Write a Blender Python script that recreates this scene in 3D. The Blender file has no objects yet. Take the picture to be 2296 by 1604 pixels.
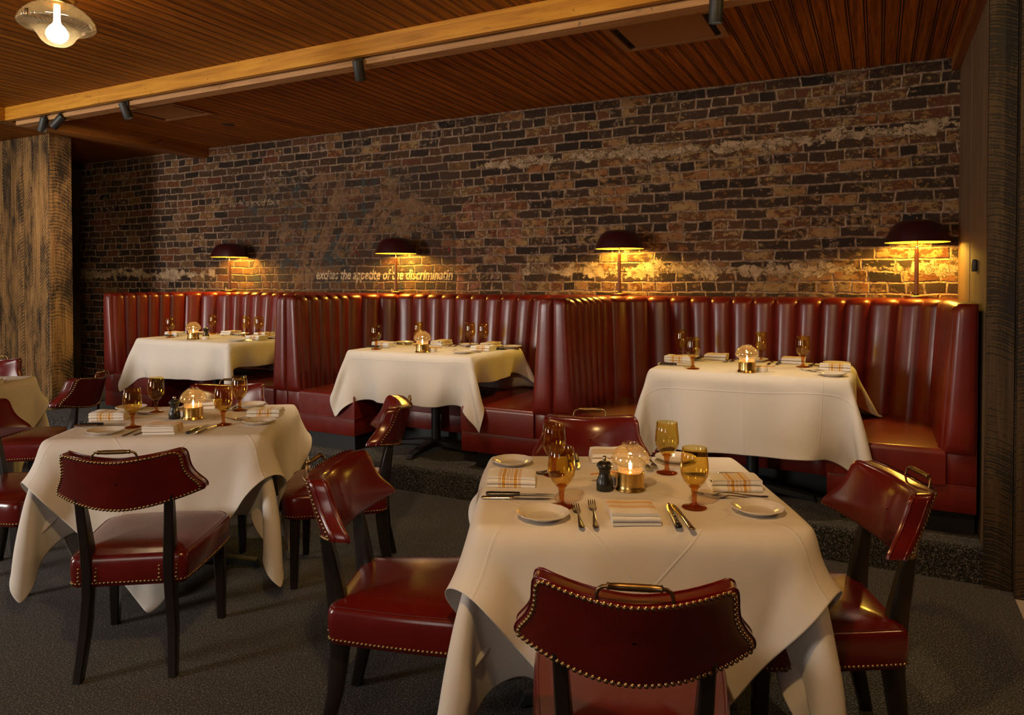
import bpy, bmesh, math, random
import numpy as np
from mathutils import Vector, Matrix
PI = math.pi
random.seed(7)
SC = bpy.context.scene
COL = SC.collection
R = math.radians
sin, cos = math.sin, math.cos

# ------------------------------------------------------------------ objects
def link(o, parent=None):
    COL.objects.link(o)
    if parent is not None:
        o.parent = parent
    return o

def tag(o, label=None, cat=None, group=None, kind=None):
    if label: o['label'] = label
    if cat: o['category'] = cat
    if group: o['group'] = group
    if kind: o['kind'] = kind
    return o

def empty(name, loc, rz=0.0, label=None, cat=None, group=None):
    o = bpy.data.objects.new(name, None)
    o.empty_display_size = .05
    link(o)
    o.location = loc
    o.rotation_euler = (0, 0, rz)
    return tag(o, label, cat, group)

def obj(name, me, mat, parent=None, loc=None, rot=None):
    o = bpy.data.objects.new(name, me)
    if mat is not None:
        me.materials.clear()
        for m in (mat if isinstance(mat, (list, tuple)) else [mat]):
            me.materials.append(m)
    link(o, parent)
    if loc is not None: o.location = loc
    if rot is not None: o.rotation_euler = rot
    return o

KIDS = {}
def copy_tree(o, parent=None):
    c = o.copy()
    link(c, parent)
    for ch in list(o.children):
        copy_tree(ch, c)
    return c

# ------------------------------------------------------------------ meshes
def smooth(me, angle=40):
    for p in me.polygons: p.use_smooth = True
    me.set_sharp_from_angle(angle=R(angle))
    return me

def pymesh(verts, faces, ang=None, name='mesh'):
    me = bpy.data.meshes.new(name)
    me.from_pydata([tuple(v) for v in verts], [], faces)
    me.validate()
    bm = bmesh.new(); bm.from_mesh(me)
    bmesh.ops.recalc_face_normals(bm, faces=bm.faces)
    bm.to_mesh(me); bm.free()
    me.update()
    if ang is not None: smooth(me, ang)
    return me

class MB:
    """collects verts and faces of one mesh"""
    def __init__(s): s.v = []; s.f = []
    def add(s, v, f):
        b = len(s.v)
        s.v += [tuple(p) for p in v]
        s.f += [tuple(i + b for i in q) for q in f]
        return s
    def box(s, x0, x1, y0, y1, z0, z1):
        v = [(x, y, z) for z in (z0, z1) for y in (y0, y1) for x in (x0, x1)]
        return s.add(v, [(0, 2, 3, 1), (4, 5, 7, 6), (0, 1, 5, 4), (2, 6, 7, 3), (0, 4, 6, 2), (1, 3, 7, 5)])
    def grid(s, rows, close_u=False, close_v=False, cap=False):
        n = len(rows); m = len(rows[0])
        v = [p for r in rows for p in r]
        f = []
        for i in range(n if close_v else n - 1):
            for j in range(m if close_u else m - 1):
                a = i * m + j; b = i * m + (j + 1) % m
                c = ((i + 1) % n) * m + (j + 1) % m; d = ((i + 1) % n) * m + j
                f.append((a, b, c, d))
        if cap:
            f.append(tuple(range(m))); f.append(tuple((n - 1) * m + k for k in range(m)))
        return s.add(v, f)
    def lathe(s, prof, n=32, c=(0, 0, 0)):
        rows = []
        for r, z in prof:
            r = max(r, 1e-5)
            rows.append([(c[0] + r * cos(2 * PI * k / n), c[1] + r * sin(2 * PI * k / n), c[2] + z) for k in range(n)])
        return s.grid(rows, close_u=True)
    def tube(s, pts, rad, n=10, cap=True):
        pts = [Vector(p) for p in pts]
        if not isinstance(rad, (list, tuple)): rad = [rad] * len(pts)
        t0 = (pts[1] - pts[0]).normalized()
        up = Vector((0, 0, 1)) if abs(t0.z) < .9 else Vector((1, 0, 0))
        x = t0.cross(up).normalized()
        rows = []
        for i, p in enumerate(pts):
            t = (pts[min(i + 1, len(pts) - 1)] - pts[max(i - 1, 0)]).normalized()
            x = (x - t * x.dot(t)).normalized(); y = t.cross(x)
            rows.append([p + (x * cos(2 * PI * k / n) + y * sin(2 * PI * k / n)) * rad[i] for k in range(n)])
        return s.grid(rows, close_u=True, cap=cap)
    def bar(s, pts, sx, sy, xdir=(1, 0, 0)):
        """square bar swept along pts; sx, sy may be lists (half sizes)"""
        pts = [Vector(p) for p in pts]; k = len(pts)
        if not isinstance(sx, (list, tuple)): sx = [sx] * k
        if not isinstance(sy, (list, tuple)): sy = [sy] * k
        rows = []
        for i, p in enumerate(pts):
            t = (pts[min(i + 1, k - 1)] - pts[max(i - 1, 0)]).normalized()
            x = Vector(xdir); x = (x - t * x.dot(t)).normalized(); y = t.cross(x)
            b = .25
            loop = [(1, 1 - b), (1 - b, 1), (-1 + b, 1), (-1, 1 - b), (-1, -1 + b), (-1 + b, -1), (1 - b, -1), (1, -1 + b)]
            rows.append([p + x * a * sx[i] + y * c * sy[i] for a, c in loop])
        return s.grid(rows, close_u=True, cap=True)
    def dome(s, c, nrm, r, n=8, flat=.75):
        nrm = Vector(nrm).normalized(); c = Vector(c)
        a = Vector((0, 0, 1)) if abs(nrm.z) < .9 else Vector((1, 0, 0))
        x = nrm.cross(a).normalized(); y = nrm.cross(x)
        v = []
        for h, q in ((-.15, 1.0), (.45, .86), (.85, .5)):
            v += [c + nrm * (h * r * flat) + (x * cos(2 * PI * k / n) + y * sin(2 * PI * k / n)) * r * q for k in range(n)]
        v.append(c + nrm * r * flat)
        f = [(i * n + k, i * n + (k + 1) % n, (i + 1) * n + (k + 1) % n, (i + 1) * n + k) for i in range(2) for k in range(n)]
        f += [(2 * n + k, 2 * n + (k + 1) % n, 3 * n) for k in range(n)]
        return s.add(v, f)
    def mesh(s, ang=40):
        return pymesh(s.v, s.f, ang)
    def build(s, name, mat, parent=None, loc=None, ang=40, rot=None):
        return obj(name, s.mesh(ang), mat, parent, loc, rot)

def bevel_box(x0, x1, y0, y1, z0, z1, r=.005, seg=2):
    bm = bmesh.new()
    bmesh.ops.create_cube(bm, size=1)
    for v in bm.verts:
        v.co = Vector(((x0 + x1) / 2 + v.co.x * (x1 - x0), (y0 + y1) / 2 + v.co.y * (y1 - y0), (z0 + z1) / 2 + v.co.z * (z1 - z0)))
    if r > 0:
        bmesh.ops.bevel(bm, geom=list(bm.edges), offset=r, segments=seg, profile=.5, affect='EDGES')
    me = bpy.data.meshes.new('mesh'); bm.to_mesh(me); bm.free()
    return smooth(me, 50)

def prism(poly, z0, z1, r=0, seg=3, both=False, vert_r=0):
    """polygon (x,y) extruded in z, rim bevelled by r"""
    bm = bmesh.new()
    vs = [bm.verts.new((x, y, z0)) for x, y in poly]
    f = bm.faces.new(vs)
    ret = bmesh.ops.extrude_face_region(bm, geom=[f])
    top = [e for e in ret['geom'] if isinstance(e, bmesh.types.BMVert)]
    for v in top: v.co.z = z1
    bmesh.ops.recalc_face_normals(bm, faces=bm.faces)
    if r > 0:
        es = [e for e in bm.edges if abs(e.verts[0].co.z - e.verts[1].co.z) < 1e-6 and (both or e.verts[0].co.z > (z0 + z1) / 2) ]
        bmesh.ops.bevel(bm, geom=es, offset=r, segments=seg, profile=.5, affect='EDGES')
    me = bpy.data.meshes.new('mesh'); bm.to_mesh(me); bm.free()
    return smooth(me, 35)

def arc(cx, cy, r, a0, a1, n):
    return [(cx + r * cos(R(a0 + (a1 - a0) * i / n)), cy + r * sin(R(a0 + (a1 - a0) * i / n))) for i in range(n + 1)]

# ------------------------------------------------------------------ materials
class NT:
    def __init__(s, name):
        s.m = bpy.data.materials.new(name); s.m.use_nodes = True
        s.t = s.m.node_tree; s.t.nodes.clear()
        s.out = s.t.nodes.new('ShaderNodeOutputMaterial')
    def n(s, typ, **kw):
        nd = s.t.nodes.new(typ)
        for k, v in kw.items():
            if k.startswith('_'): setattr(nd, k[1:], v)
        return nd
    def l(s, a, b): s.t.links.new(a, b)
    def set(s, sock, v):
        if isinstance(v, bpy.types.NodeSocket): s.l(v, sock)
        elif isinstance(v, (tuple, list)) and len(v) == 3 and sock.type == 'RGBA': sock.default_value = (*v, 1)
        else: sock.default_value = v
    def math(s, op, a, b=0.0, c=None):
        nd = s.n('ShaderNodeMath', _operation=op)
        s.set(nd.inputs[0], a); s.set(nd.inputs[1], b)
        if c is not None: s.set(nd.inputs[2], c)
        return nd.outputs[0]
    def mix(s, f, a, b, mode='MIX'):
        nd = s.n('ShaderNodeMix', _data_type='RGBA', _blend_type=mode)
        s.set(nd.inputs[0], f); s.set(nd.inputs[6], a); s.set(nd.inputs[7], b)
        return nd.outputs[2]
    def ramp(s, f, stops, interp='LINEAR'):
        nd = s.n('ShaderNodeValToRGB'); cr = nd.color_ramp; cr.interpolation = interp
        while len(cr.elements) < len(stops): cr.elements.new(.5)
        for e, (p, c) in zip(cr.elements, stops):
            e.position = p
            e.color = (c, c, c, 1) if isinstance(c, (int, float)) else (*c, 1)
        s.set(nd.inputs[0], f)
        return nd.outputs[0]
    def coord(s, kind='Object'):
        return s.n('ShaderNodeTexCoord').outputs[kind]
    def pos(s): return s.n('ShaderNodeNewGeometry').outputs['Position']
    def island(s): return s.n('ShaderNodeNewGeometry').outputs['Random Per Island']
    def mapping(s, v, loc=(0, 0, 0), rot=(0, 0, 0), scale=(1, 1, 1)):
        nd = s.n('ShaderNodeMapping')
        s.set(nd.inputs[0], v); nd.inputs[1].default_value = loc; nd.inputs[2].default_value = rot; nd.inputs[3].default_value = scale
        return nd.outputs[0]
    def noise(s, v, scale, detail=4, rough=.55, dist=0, out=0):
        nd = s.n('ShaderNodeTexNoise')
        s.set(nd.inputs['Vector'], v); nd.inputs['Scale'].default_value = scale
        nd.inputs['Detail'].default_value = detail; nd.inputs['Roughness'].default_value = rough
        nd.inputs['Distortion'].default_value = dist
        return nd.outputs[out]
    def voronoi(s, v, scale, feature='F1', out=0):
        nd = s.n('ShaderNodeTexVoronoi', _feature=feature)
        s.set(nd.inputs['Vector'], v); nd.inputs['Scale'].default_value = scale
        return nd.outputs[out]
    def wave(s, v, scale, dist=0, detail=2, dscale=1, typ='BANDS', dirn='X'):
        nd = s.n('ShaderNodeTexWave', _wave_type=typ)
        if typ == 'BANDS': nd.bands_direction = dirn
        else: nd.rings_direction = dirn
        s.set(nd.inputs['Vector'], v); nd.inputs['Scale'].default_value = scale
        nd.inputs['Distortion'].default_value = dist; nd.inputs['Detail'].default_value = detail
        nd.inputs['Detail Scale'].default_value = dscale
        return nd.outputs['Fac']
    def sep(s, v):
        nd = s.n('ShaderNodeSeparateXYZ'); s.set(nd.inputs[0], v); return nd.outputs
    def comb(s, x, y, z):
        nd = s.n('ShaderNodeCombineXYZ')
        for i, q in enumerate((x, y, z)): s.set(nd.inputs[i], q)
        return nd.outputs[0]
    def add(s, a, b, sc=None):
        nd = s.n('ShaderNodeVectorMath', _operation='ADD'); s.set(nd.inputs[0], a); s.set(nd.inputs[1], b); return nd.outputs[0]
    def vscale(s, a, f):
        nd = s.n('ShaderNodeVectorMath', _operation='SCALE'); s.set(nd.inputs[0], a); s.set(nd.inputs['Scale'], f); return nd.outputs[0]
    def bump(s, h, strength=.3, dist=.01, nrm=None):
        nd = s.n('ShaderNodeBump'); s.set(nd.inputs['Height'], h)
        nd.inputs['Strength'].default_value = strength; nd.inputs['Distance'].default_value = dist
        if nrm is not None: s.l(nrm, nd.inputs['Normal'])
        return nd.outputs[0]
    def bsdf(s, color=(.5, .5, .5), rough=.5, metal=0, spec=.5, normal=None, coat=0, coat_r=.1, sheen=0, emit=None, estr=0, **kw):
        b = s.n('ShaderNodeBsdfPrincipled')
        s.set(b.inputs['Base Color'], color); s.set(b.inputs['Roughness'], rough); s.set(b.inputs['Metallic'], metal)
        s.set(b.inputs['Specular IOR Level'], spec); s.set(b.inputs['Coat Weight'], coat); s.set(b.inputs['Coat Roughness'], coat_r)
        s.set(b.inputs['Sheen Weight'], sheen)
        if normal is not None: s.l(normal, b.inputs['Normal'])
        if emit is not None:
            s.set(b.inputs['Emission Color'], emit); s.set(b.inputs['Emission Strength'], estr)
        return b.outputs[0]
    def done(s, sh):
        s.l(sh, s.out.inputs['Surface']); return s.m

M = {}
def simple(name, color, rough=.5, metal=0, spec=.5, bump=None, coat=0, var=0):
    t = NT(name)
    c = color; nr = None
    if var:
        c = t.mix(t.noise(t.coord(), 9, 5), tuple(x * (1 - var) for x in color), tuple(min(1, x * (1 + var)) for x in color))
    if bump:
        nr = t.bump(t.noise(t.coord(), bump[0], 4), bump[1], .003)
    M[name] = t.done(t.bsdf(c, rough, metal, spec, nr, coat))
    return M[name]

def mk_leather(name, col, rough=.3, coat=.25, wr=.25):
    t = NT(name); p = t.coord()
    n1 = t.noise(p, 5, 4); n2 = t.noise(p, 220, 3); n3 = t.noise(p, 14, 3, .6, .8)
    c = t.mix(t.ramp(n1, [(.3, 0.0), (.75, 1.0)]), tuple(x * .8 for x in col), tuple(x * 1.18 for x in col))
    rg = t.math('MULTIPLY_ADD', n3, .16, rough - .08)
    nr = t.bump(n2, .06, .002, t.bump(n3, wr, .004))
    M[name] = t.done(t.bsdf(c, rg, 0, .5, nr, coat, .18))

def mk_nail_brass(name, col, rough):
    t = NT(name); p = t.coord()
    c = t.mix(t.noise(p, 60, 4), tuple(x * .55 for x in col), col)
    M[name] = t.done(t.bsdf(c, t.math('MULTIPLY_ADD', t.noise(p, 30, 3), .2, rough - .1), 1.0))

def mk_thin_glass(name, tint, fres=1.45, gloss_r=.02, milk=0.0, milkcol=(.8, .7, .5), bump=0):
    """thin blown glass: light passes with the tint of the wall, edges reflect"""
    t = NT(name)
    tr = t.n('ShaderNodeBsdfTransparent')
    gl = t.n('ShaderNodeBsdfGlossy'); gl.inputs['Roughness'].default_value = gloss_r
    ge = t.n('ShaderNodeNewGeometry'); nrm = ge.outputs['Normal']
    if bump:
        nrm = t.bump(t.noise(t.coord(), bump, 3), .35, .004); t.l(nrm, gl.inputs['Normal'])
    dt = t.n('ShaderNodeVectorMath', _operation='DOT_PRODUCT'); t.l(nrm, dt.inputs[0]); t.l(ge.outputs['Incoming'], dt.inputs[1])
    gz = t.math('SUBTRACT', 1.0, t.math('MINIMUM', 1.0, t.math('ABSOLUTE', dt.outputs['Value'])))
    t.set(tr.inputs[0], t.mix(t.math('POWER', gz, 3.0), tint, tuple(v ** 3 for v in tint)))   # longer way through the wall at grazing angles
    f0 = ((fres - 1) / (fres + 1)) ** 2                      # reflectance of one glass face, the same from inside and outside
    mx = t.n('ShaderNodeMixShader'); t.l(t.math('MULTIPLY_ADD', t.math('POWER', gz, 4.0), .8, f0), mx.inputs[0]); t.l(tr.outputs[0], mx.inputs[1]); t.l(gl.outputs[0], mx.inputs[2])
    sh = mx.outputs[0]
    if milk:
        df = t.n('ShaderNodeBsdfTranslucent'); t.set(df.inputs[0], milkcol)
        m2 = t.n('ShaderNodeMixShader'); m2.inputs[0].default_value = milk
        t.l(sh, m2.inputs[1]); t.l(df.outputs[0], m2.inputs[2]); sh = m2.outputs[0]
    M[name] = t.done(sh)

def mk_cloth(name, col):
    t = NT(name); p = t.coord(); uv = t.coord('UV')
    x, y, _ = t.sep(uv)                       # metres across the cloth, 0 at its centre; z unused
    ax = t.math('ABSOLUTE', x); ay = t.math('ABSOLUTE', y)
    def line(v, at, w):
        d = t.math('ABSOLUTE', t.math('SUBTRACT', v, at))
        return t.math('MAXIMUM', 0.0, t.math('SUBTRACT', 1.0, t.math('DIVIDE', d, w)))
    cre = t.math('MAXIMUM', line(x, 0.0, .006), line(y, 0.0, .006))
    cre = t.math('MAXIMUM', cre, t.math('MAXIMUM', line(ax, .41, .005), line(ay, .41, .005)))
    weave = t.noise(t.mapping(p, scale=(1, 1, 1)), 700, 2)
    wr = t.noise(p, 5.5, 4, .55, .5)
    h = t.math('ADD', t.math('MULTIPLY', cre, .35), t.math('ADD', t.math('MULTIPLY', weave, .04), t.math('MULTIPLY', wr, .8)))
    nr = t.bump(h, .5, .006)
    c = t.mix(wr, tuple(q * .94 for q in col), col)
    d = t.n('ShaderNodeBsdfDiffuse'); t.set(d.inputs[0], c); t.l(nr, d.inputs['Normal'])
    tl = t.n('ShaderNodeBsdfTranslucent'); t.set(tl.inputs[0], col); t.l(nr, tl.inputs['Normal'])
    mx = t.n('ShaderNodeMixShader'); mx.inputs[0].default_value = .12
    t.l(d.outputs[0], mx.inputs[1]); t.l(tl.outputs[0], mx.inputs[2])
    M[name] = t.done(mx.outputs[0])

def mk_napkin(name, band=.0):
    t = NT(name); x, y, z = t.sep(t.coord('UV'))
    ax = t.math('SUBTRACT', x, .0)
    def stripe(c, w):
        return t.math('LESS_THAN', t.math('ABSOLUTE', t.math('SUBTRACT', ax, c)), w)
    s = None
    for c0 in (-.022, .018):
        for c, w in ((c0, .0055), (c0 - .0105, .0009), (c0 - .0138, .0009), (c0 - .0171, .0009), (c0 + .0105, .0009), (c0 + .0138, .0009), (c0 + .0171, .0009)):
            k = stripe(c, w); s = k if s is None else t.math('MAXIMUM', s, k)
    c = t.mix(s, (.78, .74, .68), (.62, .33, .055))
    nr = t.bump(t.noise(t.coord(), 60, 4), .25, .003)
    M[name] = t.done(t.bsdf(c, .9, 0, .1, nr, sheen=.1))

def mk_planks_ceiling(name):
    t = NT(name); p = t.pos(); x, y, z = t.sep(p)
    W = .088
    u = t.math('DIVIDE', x, W)
    idx = t.math('FLOOR', u); fr = t.math('SUBTRACT', u, idx)
    wn = t.n('ShaderNodeTexWhiteNoise', _noise_dimensions='1D'); t.set(wn.inputs['W'], idx)
    rnd = wn.outputs['Value']
    def gr(c, w):
        return t.math('LESS_THAN', t.math('ABSOLUTE', t.math('SUBTRACT', fr, c)), w)
    g = t.math('MAXIMUM', gr(.05, .036), gr(.20, .036))
    gv = t.add(p, t.comb(0.0, t.math('MULTIPLY', rnd, 37.0), t.math('MULTIPLY', rnd, 11.0)))
    grain = t.noise(t.mapping(gv, scale=(46, 1.3, 1)), 1.0, 6, .7, .8)
    knots = t.noise(t.mapping(gv, scale=(14, 5, 1)), 1.0, 3, .5, 1.2)
    base = t.ramp(grain, [(.30, (.08, .017, .0015)), (.5, (.33, .10, .007)), (.70, (.58, .22, .018))])
    base = t.mix(t.math('MULTIPLY', rnd, .55), base, t.mix(.5, base, (.06, .02, .006)))
    base = t.mix(t.ramp(knots, [(.68, 0.0), (.78, .8)]), base, (.07, .022, .006))
    col = t.mix(g, base, (.012, .004, .002))
    nr = t.bump(t.math('SUBTRACT', t.math('MULTIPLY', grain, .2), g), .5, .006)
    M[name] = t.done(t.bsdf(col, t.math('MULTIPLY_ADD', grain, .25, .4), 0, .15, nr))

def mk_beam(name, c0, c1, c2, axis='X', rough=.45):
    t = NT(name); p = t.pos()
    sc = {'X': (1.4, 22, 22), 'Y': (22, 1.4, 22), 'Z': (22, 22, 1.2)}[axis]
    grain = t.noise(t.mapping(p, scale=sc), 1.0, 6, .6, .9)
    q = {'X': (2.2, 9, 9), 'Y': (9, 2.2, 9), 'Z': (9, 9, 2.2)}[axis]
    kn = t.noise(t.mapping(p, scale=q), 1.0, 3, .5, 1.6)
    c = t.ramp(grain, [(.25, c0), (.55, c1), (.8, c2)])
    c = t.mix(t.ramp(kn, [(.66, 0.0), (.76, .75)]), c, tuple(v * .35 for v in c0))
    sp = t.ramp(t.noise(p, 26, 2, .5), [(.70, 0.0), (.73, .55)])
    c = t.mix(sp, c, tuple(v * .4 for v in c0))
    M[name] = t.done(t.bsdf(c, rough, 0, .4, t.bump(grain, .3, .004)))

def mk_barnwood(name, c0, c1, c2, mark=.8, cover=.5):
    """rough sawn boards: each board its own tone, arched saw marks across"""
    t = NT(name); rnd = t.island(); u, v, _ = t.sep(t.coord('UV'))      # metres across and along each board
    pv = t.comb(u, v, t.math('MULTIPLY', rnd, 23.0))
    grain = t.noise(t.mapping(pv, scale=(42, 1.5, 1)), 1.0, 6, .65, .6)
    blot = t.noise(t.mapping(pv, scale=(5.5, 2.0, 1)), 1.0, 6, .62, .3)
    k1 = t.math('MULTIPLY_ADD', rnd, 3.4, -1.7)
    q = t.math('ADD', v, t.math('ADD', t.math('MULTIPLY', u, k1), t.math('MULTIPLY', t.math('MULTIPLY', u, u), 3.0)))
    q = t.math('ADD', q, t.math('MULTIPLY', t.noise(t.mapping(pv, scale=(6, 6, 1)), 1.0, 4, .6), .05))
    sn = t.math('MULTIPLY_ADD', t.math('SINE', t.math('MULTIPLY', q, 390.0)), .5, .5)
    sn2 = t.math('MULTIPLY_ADD', t.math('SINE', t.math('MULTIPLY', q, 171.0)), .5, .5)
    sn = t.math('MULTIPLY_ADD', sn, .6, t.math('MULTIPLY', sn2, .4))
    thr = t.math('ADD', sn, t.math('MULTIPLY_ADD', blot, 3.6, -1.8 + (cover - .5)))
    thr = t.math('ADD', thr, t.math('MULTIPLY_ADD', t.noise(t.mapping(pv, scale=(90, 14, 1)), 1.0, 4, .65), 1.2, -.6))
    amt = t.ramp(thr, [(.50, 0.0), (.72, 1.0)])
    c = t.ramp(grain, [(.25, c0), (.52, c1), (.78, c2)])
    c = t.mix(t.math('MULTIPLY', rnd, .5), c, t.mix(.5, c, c0))
    c = t.mix(t.math('MULTIPLY', amt, mark), c, (.014, .010, .007))
    nr = t.bump(t.math('SUBTRACT', grain, t.math('MULTIPLY', amt, .8)), .45, .004)
    M[name] = t.done(t.bsdf(c, .62, 0, .35, nr))

def mk_carpet(name):
    t = NT(name); p = t.pos()
    n1 = t.noise(p, 165, 2, .8); n2 = t.noise(p, 60, 3, .6); n3 = t.noise(p, 3, 4)
    c = t.ramp(n1, [(.40, (.004, .0037, .0034)), (.50, (.018, .0165, .015)), (.58, (.075, .068, .062)), (.67, (.36, .325, .29))])
    c = t.mix(t.math('MULTIPLY', n3, .5), c, t.mix(.5, c, (.02, .018, .016)))
    nr = t.bump(t.math('ADD', n1, t.math('MULTIPLY', n2, .6)), .9, .008)
    M[name] = t.done(t.bsdf(c, .95, 0, .1, nr, sheen=.15))

def mk_brick(name):
    t = NT(name); p = t.pos(); x, y, z = t.sep(p)
    wob = t.n('ShaderNodeTexNoise'); t.set(wob.inputs['Vector'], p); wob.inputs['Scale'].default_value = 7; wob.inputs['Detail'].default_value = 6
    wc = t.sep(wob.outputs['Color'])
    wl = t.n('ShaderNodeTexNoise'); t.set(wl.inputs['Vector'], p); wl.inputs['Scale'].default_value = 1.6
    wl2 = t.sep(wl.outputs['Color'])
    vz = t.math('ADD', t.math('ADD', z, t.math('MULTIPLY_ADD', wc[1], .030, -.015)), t.math('MULTIPLY_ADD', wl2[1], .022, -.011))
    rw = t.n('ShaderNodeTexWhiteNoise', _noise_dimensions='1D'); t.set(rw.inputs['W'], t.math('FLOOR', t.math('DIVIDE', vz, .0775)))
    vx = t.math('ADD', t.math('ADD', x, t.math('MULTIPLY_ADD', wc[0], .04, -.02)), t.math('MULTIPLY', rw.outputs['Value'], .09))
    vx = t.math('ADD', vx, t.math('MULTIPLY_ADD', wl2[0], .08, -.04))
    def brick(mort, smoothv):
        b = t.n('ShaderNodeTexBrick'); b.offset = .5; b.squash = .52; b.squash_frequency = 6
        t.set(b.inputs['Vector'], t.comb(vx, vz, 0.0))
        b.inputs['Scale'].default_value = 1.0; b.inputs['Mortar Size'].default_value = mort
        b.inputs['Mortar Smooth'].default_value = smoothv; b.inputs['Bias'].default_value = 0
        b.inputs['Brick Width'].default_value = .222; b.inputs['Row Height'].default_value = .0775
        b.inputs['Color1'].default_value = (0, 0, 0, 1); b.inputs['Color2'].default_value = (1, 1, 1, 1); b.inputs['Mortar'].default_value = (.5, .5, .5, 1)
        return b
    b = brick(.0098, .25)
    rnd = t.sep(b.outputs['Color'])[0]; mort = b.outputs['Fac']
    bc = t.ramp(rnd, [(.0, (.020, .013, .010)), (.25, (.040, .024, .016)), (.42, (.060, .031, .018)), (.55, (.032, .020, .014)),
                      (.68, (.125, .048, .020)), (.80, (.10, .028, .014)), (.92, (.17, .09, .04)), (1.0, (.045, .026, .017))])
    # worn faces: dark skin flaked off to tan and orange body
    fl = t.noise(t.mapping(p, scale=(1, 1, 1.5)), 15, 10, .78, .2)
    big = t.noise(p, 1.3, 4, .6)
    thr = t.math('ADD', fl, t.math('MULTIPLY_ADD', big, .42, -.21))
    thr = t.math('ADD', thr, t.math('MULTIPLY_ADD', x, .011, -.012))
    thr = t.math('ADD', thr, t.math('MULTIPLY_ADD', rnd, .22, -.11))
    wear = t.ramp(thr, [(.50, 0.0), (.56, 1.0)])
    bodyc = t.mix(t.ramp(t.noise(p, 4, 4), [(.4, 0.0), (.6, 1.0)]), (.25, .10, .035), (.31, .20, .085))
    c = t.mix(t.math('MULTIPLY', wear, .85), bc, bodyc)
    speck = t.ramp(t.noise(p, 150, 2, .6), [(.58, 0.0), (.66, 1.0)])
    c = t.mix(t.math('MULTIPLY', speck, .7), c, (.02, .014, .01))
    # mortar, smeared over some faces
    mc = t.mix(t.ramp(t.noise(p, 30, 5, .7), [(.35, 0.0), (.6, 1.0)]), (.14, .085, .055), (.44, .30, .20))
    smear = t.ramp(t.math('ADD', t.noise(p, 26, 6, .7), t.math('MULTIPLY_ADD', t.noise(p, 2.2, 3), .5, -.25)), [(.60, 0.0), (.66, 1.0)])
    mm = t.math('MAXIMUM', mort, t.math('MULTIPLY', smear, .6))
    c = t.mix(t.math('MULTIPLY', mm, .92), c, mc)
    # two bands of cracked plaster
    def band(z0, hw):
        d = t.math('ABSOLUTE', t.math('SUBTRACT', z, t.math('ADD', z0, t.math('MULTIPLY_ADD', t.noise(p, 2.4, 4), .12, -.06))))
        e = t.math('ADD', t.math('SUBTRACT', 1.0, t.math('DIVIDE', d, hw)), t.math('MULTIPLY_ADD', t.noise(p, 7, 7, .72), 4.4, -2.35))
        return t.ramp(e, [(.30, 0.0), (.42, 1.0)])
    right = t.math('GREATER_THAN', x, -3.2)
    up = t.math('MULTIPLY', band(2.50, .06), t.math('MULTIPLY', right, .95))
    lo_side = t.math('MAXIMUM', t.math('GREATER_THAN', x, -2.75), t.math('LESS_THAN', x, -6.55))
    lo = t.math('MULTIPLY', band(1.565, .085), lo_side)
    pl = t.math('MAXIMUM', up, lo)
    cr = t.math('MAXIMUM', t.ramp(t.voronoi(t.add(p, t.vscale(t.noise(p, 9, 6, .7, 0, 1), .22)), 9, 'DISTANCE_TO_EDGE'), [(.0, 0.0), (.03, 1.0)]), t.ramp(t.noise(p, 8, 3), [(.5, 0.0), (.6, 1.0)]))
    plc = t.mix(cr, (.05, .03, .02), t.mix(t.ramp(t.noise(p, 14, 7, .75), [(.35, 0.0), (.65, 1.0)]), (.24, .155, .085), (.46, .33, .21)))
    c = t.mix(pl, c, plc)
    # faded painted sign: dark ground with blue-green traces
    fx = t.math('MULTIPLY', t.ramp(t.math('ADD', t.math('DIVIDE', t.math('ADD', x, 6.45), .3), t.math('MULTIPLY_ADD', t.noise(p, 5, 4), 2.0, -1.0)), [(.0, 0.0), (1.0, 1.0)]),
                t.math('LESS_THAN', x, -3.42))
    fz = t.ramp(t.math('ADD', t.math('DIVIDE', t.math('SUBTRACT', 2.66, z), .25), t.math('MULTIPLY_ADD', t.noise(p, 5, 4), 2.0, -1.0)), [(.0, 0.0), (1.0, 1.0)])
    sg = t.math('MULTIPLY', fx, fz)
    c = t.mix(t.math('MULTIPLY', sg, .42), c, (.055, .033, .022))
    teal = t.ramp(t.math('ADD', t.noise(p, 9, 6, .7, .4), t.math('MULTIPLY_ADD', t.noise(p, 1.7, 3), .5, -.25)), [(.54, 0.0), (.66, 1.0)])
    c = t.mix(t.math('MULTIPLY', t.math('MULTIPLY', sg, t.math('MULTIPLY', teal, t.math('MULTIPLY_ADD', mm, .5, .35))), .9), c, (.025, .075, .085))
    # pinkish block right of the sign
    pk = t.math('MULTIPLY', t.math('MULTIPLY', t.math('GREATER_THAN', x, -3.42), t.math('LESS_THAN', x, -2.75)), t.math('LESS_THAN', z, 2.2))
    pkn = t.ramp(t.noise(p, 6, 5, .65), [(.5, 0.0), (.62, 1.0)])
    c = t.mix(t.math('MULTIPLY', t.math('MULTIPLY', pk, pkn), .55), c, (.32, .13, .085))
    # relief
    b2 = brick(.010, .9)
    hgt = t.math('SUBTRACT', t.math('MULTIPLY', t.noise(p, 34, 6, .65), .55), t.math('MULTIPLY', b2.outputs['Fac'], t.math('SUBTRACT', 1.0, t.math('MULTIPLY', pl, .9))))
    hgt = t.math('ADD', hgt, t.math('MULTIPLY', pl, t.math('MULTIPLY', cr, .5)))
    hgt = t.math('SUBTRACT', hgt, t.math('MULTIPLY', wear, .18))
    nr = t.bump(hgt, .9, .014)
    M[name] = t.done(t.bsdf(c, .88, 0, .2, nr))

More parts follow.
